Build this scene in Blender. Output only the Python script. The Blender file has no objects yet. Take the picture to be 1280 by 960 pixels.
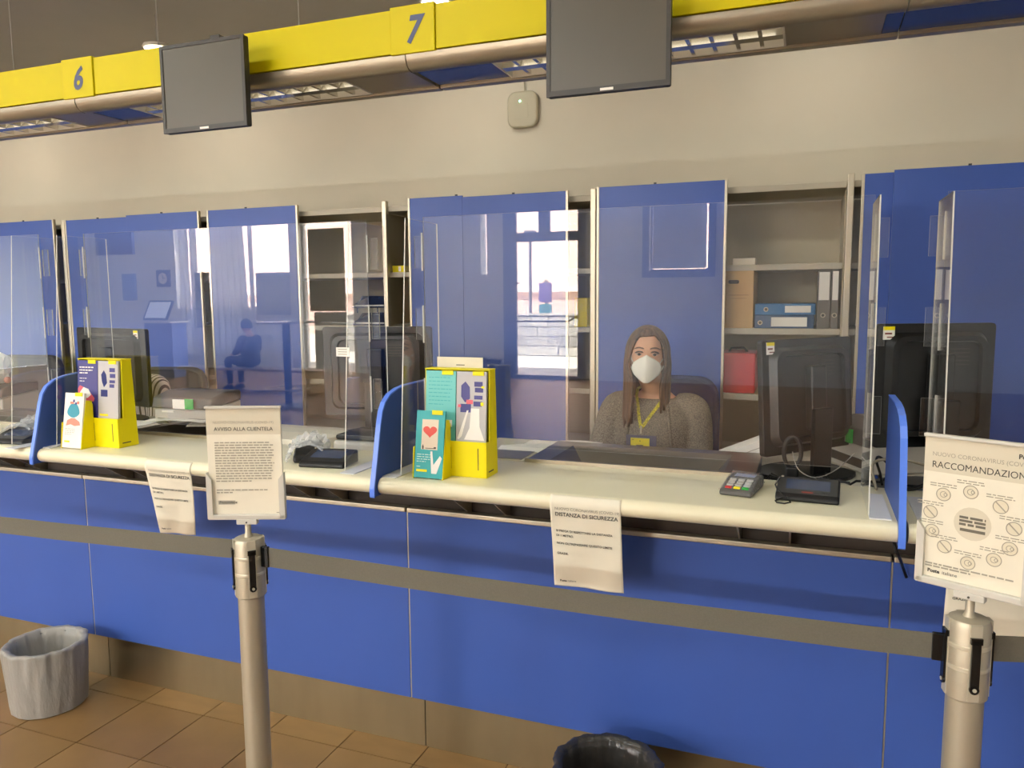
import bpy, bmesh, math, random
from mathutils import Vector, Matrix, Euler
from math import sin, cos, pi, radians as rad

C = bpy.context.scene.collection
sc = bpy.context.scene

# ------------------------------------------------------------------ camera
CAM_H = 1.60
YAW, PITCH, ROLL, FPX = rad(20.9), rad(6.41), rad(-0.45), 965.0
fw = Vector((-sin(YAW)*cos(PITCH), cos(YAW)*cos(PITCH), -sin(PITCH)))
r0 = Vector((cos(YAW), sin(YAW), 0)); u0 = r0.cross(fw)
rt = r0*cos(ROLL) + u0*sin(ROLL); up = rt.cross(fw)
cam_d = bpy.data.cameras.new('camera'); cam = bpy.data.objects.new('camera', cam_d); C.objects.link(cam)
Mc = Matrix((rt, up, -fw)).transposed().to_4x4(); Mc.translation = (0, 0, CAM_H)
cam.matrix_world = Mc
cam_d.sensor_fit = 'HORIZONTAL'; cam_d.sensor_width = 36.0; cam_d.lens = 36.0*FPX/1280
cam_d.clip_start = 0.05; cam_d.clip_end = 200
sc.camera = cam

# ------------------------------------------------------------------ light and exposure
vs = sc.view_settings
vs.view_transform = 'Standard'; vs.look = 'None'; vs.exposure = 0.0; vs.gamma = 1.0; vs.use_curve_mapping = False
wd = bpy.data.worlds.new('sky'); sc.world = wd; wd.use_nodes = True
bg = wd.node_tree.nodes['Background']; bg.inputs['Color'].default_value = (0.86, 0.91, 1.0, 1); bg.inputs['Strength'].default_value = 9.0
sun_d = bpy.data.lights.new('sun', 'SUN'); sun_d.energy = 95; sun_d.angle = rad(0.6); sun_d.color = (1, .95, .88)
sun = bpy.data.objects.new('sun', sun_d); C.objects.link(sun)
sun.rotation_euler = Vector((0.50, -0.48, -0.85)).to_track_quat('-Z', 'Y').to_euler()   # shines from over the roof onto the square behind the hall
WARM = (0.93, 1.0, 0.96)
HALL_W, COUNTER_W, REAR_FILL_W, OFFICE_W, SPOT_W = 50, 39, 620, 6, 3.6

# ------------------------------------------------------------------ helpers
def at(px, py, Y):
    """point of the plane y = Y that the photograph shows at a pixel (used to measure sizes)"""
    d = fw + rt*((px-640)/FPX) - up*((py-480)/FPX)
    return Vector((0, 0, CAM_H)) + d*(Y/d.y)

def lin(c):
    return tuple((v/12.92 if v <= .04045 else ((v+.055)/1.055)**2.4) for v in (x/255 for x in c))

MATS = {}
def mat(name, col, rough=.5, metal=0.0, spec=.5, noise=0.0, nscale=30, bump=0.0, bscale=200, emit=None, estr=0, stretch=None, col2=None, srgb=True, coat=0, trans=0):
    if name in MATS: return MATS[name]
    m = bpy.data.materials.new(name); m.use_nodes = True; nt = m.node_tree; b = nt.nodes['Principled BSDF']
    c = lin(col) if srgb else col
    b.inputs['Base Color'].default_value = (*c, 1); b.inputs['Roughness'].default_value = rough
    b.inputs['Metallic'].default_value = metal; b.inputs['Specular IOR Level'].default_value = spec
    if coat: b.inputs['Coat Weight'].default_value = coat; b.inputs['Coat Roughness'].default_value = .08
    if noise or bump:
        tc = nt.nodes.new('ShaderNodeTexCoord'); mp = nt.nodes.new('ShaderNodeMapping'); nt.links.new(tc.outputs['Object'], mp.inputs['Vector'])
        if stretch: mp.inputs['Scale'].default_value = stretch
    if noise:
        n = nt.nodes.new('ShaderNodeTexNoise'); n.inputs['Scale'].default_value = nscale; n.inputs['Detail'].default_value = 4
        nt.links.new(mp.outputs['Vector'], n.inputs['Vector'])
        r = nt.nodes.new('ShaderNodeValToRGB')
        c2 = (lin(col2) if srgb else col2) if col2 else tuple(x*(1-noise) for x in c)
        r.color_ramp.elements[0].position = .36; r.color_ramp.elements[1].position = .64
        r.color_ramp.elements[0].color = (*c2, 1); r.color_ramp.elements[1].color = (*c, 1)
        nt.links.new(n.outputs['Fac'], r.inputs['Fac']); nt.links.new(r.outputs['Color'], b.inputs['Base Color'])
    if bump:
        n2 = nt.nodes.new('ShaderNodeTexNoise'); n2.inputs['Scale'].default_value = bscale; n2.inputs['Detail'].default_value = 3
        nt.links.new(mp.outputs['Vector'], n2.inputs['Vector'])
        bp = nt.nodes.new('ShaderNodeBump'); bp.inputs['Strength'].default_value = bump; bp.inputs['Distance'].default_value = .002
        nt.links.new(n2.outputs['Fac'], bp.inputs['Height']); nt.links.new(bp.outputs['Normal'], b.inputs['Normal'])
    if emit: b.inputs['Emission Color'].default_value = (*lin(emit), 1); b.inputs['Emission Strength'].default_value = estr
    MATS[name] = m
    return m

def acrylic(name, tint=(1, 1, 1), ior=1.49, haze=0.0):
    """thin clear sheet: mirror reflection by Fresnel on both faces, the rest passes straight through"""
    m = bpy.data.materials.new(name); m.use_nodes = True; nt = m.node_tree; nt.nodes.clear()
    out = nt.nodes.new('ShaderNodeOutputMaterial'); mix = nt.nodes.new('ShaderNodeMixShader')
    tr = nt.nodes.new('ShaderNodeBsdfTransparent'); gl = nt.nodes.new('ShaderNodeBsdfGlossy'); fr = nt.nodes.new('ShaderNodeFresnel')
    geo = nt.nodes.new('ShaderNodeNewGeometry'); mx = nt.nodes.new('ShaderNodeMix')
    mx.inputs[2].default_value = ior; mx.inputs[3].default_value = 1/ior
    nt.links.new(geo.outputs['Backfacing'], mx.inputs[0]); nt.links.new(mx.outputs[0], fr.inputs['IOR'])
    tr.inputs['Color'].default_value = (*tint, 1); gl.inputs['Roughness'].default_value = 0.0; gl.inputs['Color'].default_value = (1, 1, 1, 1)
    nt.links.new(fr.outputs[0], mix.inputs[0]); nt.links.new(tr.outputs[0], mix.inputs[1]); nt.links.new(gl.outputs[0], mix.inputs[2])
    last = mix
    if haze:
        df = nt.nodes.new('ShaderNodeBsdfDiffuse'); df.inputs['Color'].default_value = (.8, .8, .78, 1)
        m2 = nt.nodes.new('ShaderNodeMixShader'); m2.inputs[0].default_value = haze
        nt.links.new(mix.outputs[0], m2.inputs[1]); nt.links.new(df.outputs[0], m2.inputs[2]); last = m2
    nt.links.new(last.outputs[0], out.inputs['Surface'])
    MATS[name] = m
    return m

WM = {}                                     # world matrices of things built so far
class MB:
    def __init__(s): s.v = []; s.f = []; s.mi = []
    def add(s, vs_, fs, mi=0):
        k = len(s.v); s.v += [Vector(p) for p in vs_]
        for f in fs: s.f.append([i+k for i in f]); s.mi.append(mi)
        return s
    def box(s, x0, x1, y0, y1, z0, z1, mi=0):
        return s.add([(x, y, z) for x in (x0, x1) for y in (y0, y1) for z in (z0, z1)],
                     [(0, 1, 3, 2), (4, 6, 7, 5), (0, 4, 5, 1), (2, 3, 7, 6), (0, 2, 6, 4), (1, 5, 7, 3)], mi)
    def obox(s, M, sx, sy, sz, mi=0):
        k = len(s.v); s.box(-sx/2, sx/2, -sy/2, sy/2, -sz/2, sz/2, mi)
        for i in range(k, len(s.v)): s.v[i] = M @ s.v[i]
        return s
    def prism(s, poly, ax, a, b, mi=0, mi_cap=None):
        n = len(poly)
        def P(q, t): return {'x': (t, q[0], q[1]), 'y': (q[0], t, q[1]), 'z': (q[0], q[1], t)}[ax]
        k = len(s.v)
        s.v += [Vector(P(q, a)) for q in poly] + [Vector(P(q, b)) for q in poly]
        mc = mi if mi_cap is None else mi_cap
        s.f += [list(range(k, k+n)), list(range(k+2*n-1, k+n-1, -1))]; s.mi += [mc, mc]
        for i in range(n):
            j = (i+1) % n; s.f.append([k+i, k+n+i, k+n+j, k+j]); s.mi.append(mi)
        return s
    def cyl(s, p0, p1, r, n=20, r1=None, caps=True, mi=0):
        p0 = Vector(p0); p1 = Vector(p1); d = (p1-p0).normalized()
        a = d.orthogonal().normalized(); b = d.cross(a); r1 = r if r1 is None else r1
        k = len(s.v)
        for p, q in ((p0, r), (p1, r1)):
            s.v += [p+(a*cos(2*pi*i/n)+b*sin(2*pi*i/n))*q for i in range(n)]
        for i in range(n):
            j = (i+1) % n; s.f.append([k+i, k+j, k+n+j, k+n+i]); s.mi.append(mi)
        if caps: s.f += [list(range(k+n-1, k-1, -1)), list(range(k+n, k+2*n))]; s.mi += [mi, mi]
        return s
    def tube(s, pts, r, n=8, closed=False, mi=0):
        pts = [Vector(p) for p in pts]; N = len(pts); k = len(s.v); a = None
        for i, p in enumerate(pts):
            t = (pts[(i+1) % N]-pts[i-1]) if closed else (pts[min(i+1, N-1)]-pts[max(i-1, 0)])
            t.normalize()
            a = t.orthogonal().normalized() if a is None else (a-t*a.dot(t)).normalized()
            b = t.cross(a); ri = r[i] if isinstance(r, (list, tuple)) else r
            s.v += [p+(a*cos(2*pi*q/n)+b*sin(2*pi*q/n))*ri for q in range(n)]
        for i in range(N if closed else N-1):
            i2 = (i+1) % N
            for q in range(n):
                q2 = (q+1) % n; s.f.append([k+i*n+q, k+i*n+q2, k+i2*n+q2, k+i2*n+q]); s.mi.append(mi)
        if not closed: s.f += [list(range(k+n-1, k-1, -1)), list(range(k+(N-1)*n, k+N*n))]; s.mi += [mi, mi]
        return s
    def lathe(s, prof, c, n=32, mi=0, fn=None):
        c = Vector(c); k = len(s.v); N = len(prof)
        for i, (r, z) in enumerate(prof):
            for q in range(n):
                t = 2*pi*q/n; rr = r*(fn(t, i, z) if fn else 1)
                s.v.append(c+Vector((rr*cos(t), rr*sin(t), z)))
        for i in range(N-1):
            for q in range(n):
                q2 = (q+1) % n; s.f.append([k+i*n+q, k+i*n+q2, k+(i+1)*n+q2, k+(i+1)*n+q]); s.mi.append(mi)
        return s
    def grid(s, fn, nu, nv, wrap=False, mi=0):
        k = len(s.v); cu = nu if wrap else nu+1
        for j in range(nv+1):
            for i in range(cu): s.v.append(Vector(fn(i/nu, j/nv)))
        for j in range(nv):
            for i in range(nu):
                i2 = (i+1) % cu; s.f.append([k+j*cu+i, k+j*cu+i2, k+(j+1)*cu+i2, k+(j+1)*cu+i]); s.mi.append(mi)
        return s
    def ball(s, c, rx, ry=None, rz=None, n=16, m=10, M=None, mi=0):
        ry = rx if ry is None else ry; rz = rx if rz is None else rz; c = Vector(c)
        def fn(u, v):
            p = Vector((rx*sin(pi*v)*cos(2*pi*u), ry*sin(pi*v)*sin(2*pi*u), -rz*cos(pi*v)))
            return c+(M @ p if M else p)
        return s.grid(fn, n, m, True, mi)
    def mesh(s, name, M=None):
        me = bpy.data.meshes.new(name)
        vv = [M @ p for p in s.v] if M else s.v
        me.from_pydata([tuple(p) for p in vv], [], s.f)
        for i, p in enumerate(me.polygons): p.material_index = s.mi[i]
        me.update()
        bm = bmesh.new(); bm.from_mesh(me); bmesh.ops.remove_doubles(bm, verts=bm.verts, dist=1e-6)
        bmesh.ops.recalc_face_normals(bm, faces=bm.faces); bm.to_mesh(me); bm.free()
        return me
    def build(s, name, m, parent=None, bevel=0, seg=2, smooth=None, solid=0, **tags):
        W = WM.get(parent.name) if parent else None
        me = s.mesh(name, W.inverted() if W else None)
        return link_mesh(name, me, m, parent, bevel, seg, smooth, solid, **tags)

def link_mesh(name, me, m, parent=None, bevel=0, seg=2, smooth=None, solid=0, **tags):
    o = bpy.data.objects.new(name, me); C.objects.link(o)
    for x in (m if isinstance(m, (list, tuple)) else [m]): me.materials.append(x)
    if parent: o.parent = parent; WM[o.name] = WM[parent.name]
    else: WM[o.name] = Matrix.Identity(4)
    if smooth is not None:
        me.shade_smooth(); me.set_sharp_from_angle(angle=rad(smooth))
    if solid:
        md = o.modifiers.new('thick', 'SOLIDIFY'); md.thickness = solid; md.offset = 0
    if bevel:
        md = o.modifiers.new('bev', 'BEVEL'); md.width = bevel; md.segments = seg; md.limit_method = 'ANGLE'; md.angle_limit = rad(40)
    for k, v in tags.items():
        if v: o[k] = v
    return o

def thing(name, label, cat, loc=(0, 0, 0), rot=(0, 0, 0), group=None):
    o = bpy.data.objects.new(name, None); C.objects.link(o)
    o.empty_display_size = .1
    o.location = loc; o.rotation_euler = rot
    M = Matrix.Translation(Vector(loc)) @ Euler(rot).to_matrix().to_4x4(); WM[o.name] = M
    o['label'] = label; o['category'] = cat
    if group: o['group'] = group
    return o

def copy_tree(o, dloc, label=None, group=None, parent=None):
    c = o.copy(); C.objects.link(c)
    if parent: c.parent = parent; WM[c.name] = WM[parent.name]
    else:
        c.location = o.location + Vector(dloc); WM[c.name] = Matrix.Translation(Vector(dloc)) @ WM[o.name]
        if label: c['label'] = label
        if group: c['group'] = group
    for ch in list(o.children): copy_tree(ch, None, parent=c)
    return c

def struct(mb, name, m, **k):
    o = mb.build(name, m, **k); o['kind'] = 'structure'; return o

def text_mesh(s, size, align='LEFT', bold=0, shear=0, sx=1.0):
    cu = bpy.data.curves.new('t', 'FONT'); cu.body = s; cu.size = size; cu.align_x = align; cu.resolution_u = 3
    cu.shear = shear; cu.offset = bold
    ob = bpy.data.objects.new('t', cu); C.objects.link(ob)
    dg = bpy.context.evaluated_depsgraph_get(); me = bpy.data.meshes.new_from_object(ob.evaluated_get(dg))
    vv = [(v.co.x*sx, v.co.y) for v in me.vertices]; ff = [list(p.vertices) for p in me.polygons]
    bpy.data.objects.remove(ob); bpy.data.curves.remove(cu); bpy.data.meshes.remove(me)
    return vv, ff

def print_on(mb, S, items, off=.0006):
    """flat print: items are ('t',text,u,v,size[,align,bold,shear,sx]) or ('r',u0,v0,u1,v1) in sheet coordinates, S maps (u,v) to a point and normal"""
    for it in items:
        if it[0] == 't':
            _, s, u, v, size = it[:5]; align, bold, shear, sx = (list(it[5:]) + ['LEFT', 0, 0, 1][len(it)-5:])
            vv, ff = text_mesh(s, size, align, bold, shear, sx)
            vv = [(u+x, v-y) for x, y in vv]
        elif it[0] == 'r':
            _, a, b, c, d = it; n = max(1, int((d-b)/.01))
            vv = []; ff = []
            for j in range(n+1):
                y = b+(d-b)*j/n; vv += [(a, y), (c, y)]
            for j in range(n): ff.append([2*j, 2*j+1, 2*j+3, 2*j+2])
        else:
            _, u, v, r, w = it; n = 24; vv = []; ff = []          # ring / disc
            for q in range(n):
                t = 2*pi*q/n; vv += [(u+r*cos(t), v+r*sin(t)), (u+(r-w)*cos(t), v+(r-w)*sin(t))]
            for q in range(n):
                a = 2*q; b = (2*q+2) % (2*n); ff.append([a, b, b+1, a+1])
        P = []
        for x, y in vv:
            p, nn = S(x, y); P.append(p+nn*off)
        mb.add(P, ff)
    return mb

def flat(o, ux, vy):
    """sheet map of a flat rectangle: origin top-left o, ux to the side, vy downwards"""
    o = Vector(o); ux = Vector(ux).normalized(); vy = Vector(vy).normalized(); n = vy.cross(ux).normalized()
    return lambda u, v: (o+ux*u+vy*v, n)

def words(rng, u0, u1, v, h, lo=.004, hi=.016, gap=.0022, fill=1.0):
    """an unreadable printed line: runs as long as words"""
    out = []; u = u0; end = u0+(u1-u0)*fill
    while u < end-.002:
        w = min(rng.uniform(lo, hi), end-u); out.append(('r', u, v-h, u+w, v)); u += w+gap
    return out

# ------------------------------------------------------------------ materials
m_wall = mat('wall_paint', (207, 199, 179), .85, noise=.03, nscale=3, bump=.08, bscale=120)
m_hallwall = mat('hall_wall_paint', (232, 236, 238), .85, noise=.03, nscale=2)
m_ceil = mat('ceiling_paint', (176, 172, 164), .9, noise=.06, nscale=2)
m_blue = mat('blue_laminate', (58, 86, 160), .44, spec=.3, noise=.03, nscale=4)
m_bluedoor = mat('blue_door_lacquer', (62, 91, 168), .36, spec=.35, noise=.03, nscale=3)
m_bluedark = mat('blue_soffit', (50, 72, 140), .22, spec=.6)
m_yellow = mat('yellow_enamel', (212, 194, 0), .42, spec=.18, noise=.02, nscale=3)
m_yplas = mat('yellow_plastic', (240, 222, 4), .45, spec=.25)
m_cream = mat('cream_laminate', (232, 223, 190), .32, spec=.5, noise=.03, nscale=6)
m_alu = mat('aluminium', (196, 186, 164), .38, metal=.85, noise=.06, nscale=40, stretch=(1, 1, .05))
m_post = mat('post_silver', (184, 174, 152), .42, metal=.55, spec=.5)
m_postband = mat('post_ring', (206, 197, 174), .35, metal=.4)
m_frame = mat('frame_grey_plastic', (203, 197, 184), .45, spec=.4)
m_kick = mat('brushed_steel', (168, 152, 120), .32, metal=.9, noise=.12, nscale=7, stretch=(1, 1, .3), bump=.05, bscale=60)
m_steel = mat('tray_steel', (150, 143, 132), .3, metal=.8, noise=.05, nscale=20)
m_shelf = mat('cabinet_grey', (190, 181, 160), .5, spec=.35, noise=.03, nscale=5)
m_shelfin = mat('cabinet_inside', (192, 180, 150), .65, spec=.2, noise=.05, nscale=4)
m_gray = mat('canopy_grey', (160, 148, 126), .3, metal=.5, spec=.5)
m_black = mat('black_plastic', (20, 19, 18), .36, spec=.45)
m_blackg = mat('black_gloss', (18, 18, 18), .16, spec=.6)
m_dark = mat('dark_recess', (62, 50, 38), .7)
m_screen = mat('screen_off', (78, 72, 58), .34, spec=.5)
m_bezel = mat('bezel', (58, 53, 46), .4, spec=.4)
m_belt = mat('belt_webbing', (108, 103, 90), .75, spec=.2, noise=.08, nscale=300, bump=.3, bscale=900)
m_paper = mat('paper', (234, 225, 203), .8, spec=.15, noise=.02, nscale=25, bump=.15, bscale=60)
m_paperw = mat('paper_white', (246, 242, 232), .8, spec=.15, noise=.02, nscale=25)
m_papgrey = mat('print_grey_band', (214, 204, 180), .8, spec=.15)
m_ink = mat('ink_dark', (84, 80, 74), .8, spec=.1)
m_inkmid = mat('ink_grey', (168, 160, 142), .8, spec=.1)
m_inkblue = mat('ink_navy', (52, 58, 112), .6, spec=.2)
m_tile = mat('terracotta_tile', (142, 109, 66), .42, spec=.4, noise=.13, nscale=5, bump=.06, bscale=90)
m_tile2 = mat('terracotta_tile_b', (138, 105, 63), .42, spec=.4, noise=.16, nscale=5, bump=.06, bscale=90)
m_tile3 = mat('terracotta_tile_c', (145, 111, 68), .42, spec=.4, noise=.16, nscale=5, bump=.06, bscale=90)
m_grout = mat('grout', (78, 56, 40), .9, spec=.1, noise=.2, nscale=40)
m_desk = mat('desk_laminate', (214, 206, 188), .45, spec=.4)
m_acr = acrylic('clear_acrylic', (.985, .99, .99))
m_edge = mat('acrylic_edge', (206, 204, 192), .35, spec=.5)
m_film = mat('white_film', (222, 220, 220), .35, spec=.4)
m_skin = mat('skin', (222, 168, 134), .5, spec=.35, noise=.06, nscale=30)
m_hair = mat('brown_hair', (112, 82, 58), .45, spec=.4, noise=.5, nscale=60, stretch=(1, 1, .08), col2=(62, 44, 30), bump=.5, bscale=160)
m_knit = mat('grey_knit', (150, 140, 124), .95, spec=.1, noise=.5, nscale=260, col2=(92, 85, 74), bump=.6, bscale=420)
m_mask = mat('white_mask', (238, 232, 218), .8, spec=.1, bump=.15, bscale=300)
m_red = mat('red_plastic', (206, 24, 28), .4, noise=.1, nscale=18)
m_card = mat('cardboard', (206, 170, 118), .8, spec=.15, noise=.06, nscale=14)
m_chair = mat('chair_fabric_blue', (22, 34, 84), .9, spec=.1, bump=.4, bscale=500)
m_chairg = mat('chair_fabric_grey', (84, 82, 82), .9, spec=.1, bump=.4, bscale=500)
m_green = mat('green_tag', (30, 170, 60), .5)
m_pgrey = mat('printer_grey', (190, 184, 172), .5)
m_pdark = mat('printer_dark', (84, 80, 76), .5)
m_white = mat('white_plastic', (232, 226, 212), .45)
m_led = mat('green_led', (120, 255, 170), .4, emit=(150, 255, 190), estr=6)
m_lamp = mat('lamp_glow', (255, 244, 222), .4, emit=(255, 240, 214), estr=10)
# ================================================================== the room
XL, XR, YB, YR = -18.0, 4.0, 4.36, -9.64
b = MB(); b.box(XL, XR, YR-.3, 4.5, -.12, -.006)
floor = struct(b, 'floor', mat('floor_far', (130, 97, 69), .45, spec=.4, noise=.12, nscale=3))
# tile layer: every tile that the photo shows is a piece of its own
b = MB(); b.box(-3.99, 1.24, .66, 2.33, -.006, -.003); b.build('grout_bed', m_grout, floor)
tile_me = []
for k, mm in enumerate((m_tile, m_tile2, m_tile3)):
    tb = MB(); tb.box(-.1505, .1505, -.1505, .1505, -.003, 0)
    me = tb.mesh('tile'); me.materials.append(mm); tile_me.append(me)
rng = random.Random(4)
for i in range(-9, 8):
    for j in range(6):
        cx = -1.22-.305*(-i)+.1525; y1 = 2.212+.305-.305*j; y0 = y1-.305
        if cx > 1.2: continue
        o = bpy.data.objects.new('tile', rng.choice(tile_me)); C.objects.link(o); o.parent = floor
        yc = (y0+y1)/2
        if j == 0:                                        # cut tiles along the plinth
            o.scale = (1, .37, 1); yc = 2.212+.057+.001
        o.location = (cx, yc, rng.uniform(-.0005, .0003)); WM[o.name] = Matrix.Identity(4)
# hall floor tiles go on in the material beyond the pieces above
nt = bpy.data.materials['floor_far'].node_tree; bs = nt.nodes['Principled BSDF']
br = nt.nodes.new('ShaderNodeTexBrick'); tc = nt.nodes.new('ShaderNodeTexCoord')
br.offset = 0; br.inputs['Scale'].default_value = 1; br.inputs['Brick Width'].default_value = .305; br.inputs['Row Height'].default_value = .305
br.inputs['Mortar Size'].default_value = .003; br.inputs['Color1'].default_value = (*lin((138, 104, 74)), 1); br.inputs['Color2'].default_value = (*lin((128, 96, 68)), 1); br.inputs['Mortar'].default_value = (*lin((78, 56, 40)), 1)
nt.links.new(tc.outputs['Object'], br.inputs['Vector']); nt.links.new(br.outputs['Color'], bs.inputs['Base Color'])

b = MB(); b.box(XL, XR, YB, YB+.2, 0, 3.6); struct(b, 'wall_back', m_wall)
b = MB(); b.box(XL-.2, XL, YR-.3, YB+.2, 0, 3.7); struct(b, 'wall_left', m_hallwall)
b = MB(); b.box(XR, XR+.2, YR-.3, YB+.2, 0, 3.7); struct(b, 'wall_right', m_hallwall)
b = MB(); b.box(XL, XR, YR-.3, 2.02, 3.6, 3.7); struct(b, 'ceiling_hall', mat('hall_ceiling_paint', (225, 222, 214), .9))
b = MB(); b.box(XL, XR, 2.0, YB, 3.29, 3.5); b.box(XL, XR, 2.0, 2.02, 3.5, 3.6)
office_ceiling = struct(b, 'ceiling_office', m_ceil)
b = MB(); b.box(XL, XR, 2.7, YB, 0, .2); struct(b, 'floor_office', mat('office_floor', (120, 112, 104), .7))
openings = [(-13.9, -10.55, 1.4, 3.45), (-10.45, -9.08, 0, 3.3), (-6.11, -5.97, 2.05, 3.4), (-5.62, -3.95, 0, 3.45), (-2.75, -1.68, 2.06, 3.4)]
b = MB(); x = XL
for (a, c, z0, z1) in openings:
    b.box(x, a, YR-.3, YR, 0, 3.6)
    if z0 > 0: b.box(a, c, YR-.3, YR, 0, z0)
    b.box(a, c, YR-.3, YR, z1, 3.6); x = c
b.box(x, XR, YR-.3, YR, 0, 3.6)
struct(b, 'wall_rear', m_hallwall)

# ------------------------------------------------------------------ ceiling fixtures of the hall (troffers with their own light; the rear row is added)
def troffer(cx, cy, z, lx, ly, watts, label, col=(.94, 1, .97)):
    t = thing('ceiling_light', label, 'ceiling light', (cx, cy, z), group=None)
    b = MB(); b.box(cx-lx/2-.03, cx+lx/2+.03, cy-ly/2-.03, cy+ly/2+.03, z-.02, z); b.build('housing', m_white, t)
    b = MB(); b.box(cx-lx/2, cx+lx/2, cy-ly/2, cy+ly/2, z-.026, z-.0201); b.build('diffuser', m_lamp if False else mat('diffuser', (255, 250, 240), .5, emit=(255, 246, 230), estr=2.0), t)
    ld = bpy.data.lights.new('tube_light', 'AREA'); ld.shape = 'RECTANGLE'; ld.size = lx; ld.size_y = ly; ld.energy = watts; ld.color = col
    lo = bpy.data.objects.new('tube_light', ld); C.objects.link(lo); lo.location = (0, 0, -.04); lo.parent = t
for k, cx in enumerate((-7.6, -4.9, -2.2, .5)):
    troffer(cx, .35, 3.6, 1.2, .3, COUNTER_W*(.6 if k > 2 else 1.05), 'flush ceiling light over the queue, %s in its row' % ('first', 'second', 'third', 'last')[k], WARM)
for k, cx in enumerate((-14.5, -10.5, -6.5, -2.5)):
    troffer(cx, -3.6, 3.6, 1.2, .3, HALL_W, 'flush ceiling light over the middle of the hall, %s in its row' % ('first', 'second', 'third', 'last')[k])
for k, cx in enumerate((-14.5, -11.0, -7.4, -3.6)):  # added row, brightens the rear wall in place of window daylight
    troffer(cx, -7.6, 3.6, 1.2, .3, REAR_FILL_W, 'added ceiling light standing in for window daylight, %s in its row' % ('first', 'second', 'third', 'last')[k], (.94, 1, 1))

# pendant spots over the office; the last three are added to brighten the wall
for k, (lx, ly) in enumerate(((-3.68, 3.74), (-1.82, 3.72), (.04, 3.72), (1.9, 3.72), (-5.54, 3.74))):
    t = thing('pendant_spotlight', ('glowing round pendant spotlight above the yellow band by the first hanging monitor', 'glowing round pendant spotlight above the yellow number seven plate', 'added unseen pendant spotlight over the cabinet with the open binders', 'added unseen pendant spotlight over the far right cabinets', 'added unseen pendant spotlight over the far left cabinets')[k], 'spotlight', (lx, ly, 3.1))
    b = MB(); b.lathe([(.070, -.009), (.078, -.008), (.082, 0), (.05, 0)], (lx, ly, 3.1), 28); b.build('ring', m_white, t, smooth=40); b = MB(); b.cyl((lx, ly, 3.1), (lx, ly, 3.29), .0025, 8); b.build('stem', m_ceil, t)
    b = MB(); b.lathe([(.08, 0), (.076, .012), (.03, .018), (.0001, .019)], (lx, ly, 3.1), 24); b.build('shade', m_white, t, smooth=40)
    b = MB(); b.lathe([(.0001, -.030), (.035, -.026), (.06, -.018), (.072, -.010)], (lx, ly, 3.1), 28); b.build('bulb_glass', m_lamp, t, smooth=60)
    ld = bpy.data.lights.new('spot_glow', 'AREA'); ld.shape = 'DISK'; ld.size = .15; ld.energy = SPOT_W; ld.color = (1, .98, .88)
    lo = bpy.data.objects.new('spot_glow', ld); C.objects.link(lo); lo.location = (0, 0, -.03); lo.parent = t

# ================================================================== service counter
SEAMS = [-5.79, -4.285, -2.778, -1.268, .242, 1.75, 3.25]
counter = thing('service_counter', 'long blue panelled service counter with cream worktop and steel plinth', 'counter', (-1.27, 2.3, 0))
for a, c in zip(SEAMS[:-1], SEAMS[1:]):
    b = MB(); b.box(a+.0025, c-.0025, 2.296, 2.314, .192, .866); b.build('front_panel', m_blue, counter, bevel=.0015)
    b = MB(); b.box(a-.0018, a+.0018, 2.2975, 2.315, .192, .866); b.build('seam_strip', m_alu, counter)
    b = MB(); b.box(a+.003, c-.003, 2.286, 2.32, .868, .884); b.build('top_rail', m_alu, counter, bevel=.003)
    b = MB(); b.box(a+.04, c+.036, 2.326, 2.336, 0, .20); b.build('kick_plate', m_kick, counter)
    b = MB(); b.box(a, c, 2.34, 2.36, .2, .972); b.build('inner_panel', m_dark, counter)
    for s in (.22, .36, 1.1, 1.24):
        b = MB(); p0 = Vector((a+s, 2.345, .875)); p1 = Vector((a+s-.02, 2.16, .985))
        b.prism([(2.34, .865), (2.34, .985), (2.15, .985)], 'x', a+s, a+s+.005); b.build('bracket', m_gray, counter)
def lip(r=.026, cy=2.115, cz=1.004):
    pts = [(cy+r*cos(t), cz+r*sin(t)) for t in [rad(90+i*15) for i in range(13)]]
    return pts + [(2.16, .978), (2.18, 1.0), (2.409, 1.0), (2.409, 1.03)]
for a, c in zip(SEAMS[:-1], SEAMS[1:]):
    b = MB(); b.prism(lip(), 'x', a+.011, c-.011); b.build('worktop', m_cream, counter, smooth=30)
    b = MB(); b.box(a+.011, c-.011, 2.412, 2.487, 1.0, 1.0295); b.build('rear_strip', m_cream, counter, bevel=.002)

# rounded blue dividers
DIV = [(2.072, .974), (2.072, 1.0), (2.098, 1.10), (2.122, 1.20), (2.135, 1.24), (2.155, 1.268), (2.19, 1.290), (2.24, 1.303), (2.30, 1.309), (2.47, 1.310), (2.47, .974)]
for k, xs in enumerate((-4.285, -2.778, -1.268, .237)):
    lab = ('rounded blue divider beyond the printer at the far end of the counter', 'rounded blue divider beside the yellow leaflet holder with the white leaflet', 'rounded blue divider beside the yellow holder with the heart leaflet',
           'rounded blue divider seen nearly edge-on beside the signature pad')[k]
    t = thing('counter_divider', lab, 'divider', (xs, 2.3, .974), group='blue dividers between the counters')
    b = MB(); b.prism(DIV, 'x', xs-.008, xs+.008); b.build('panel', m_blue, t, bevel=.002)
    b = MB()
    E2 = [(y, z) for y, z in DIV[:10]]
    inner = [(y+.004, z-.003) for y, z in E2]
    b.prism([(y-.0012, z+.0008) for y, z in E2]+inner[::-1], 'x', xs-.0083, xs+.0083); b.build('edge_band', mat('blue_edge_band', (92, 134, 236), .3), t)

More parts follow.
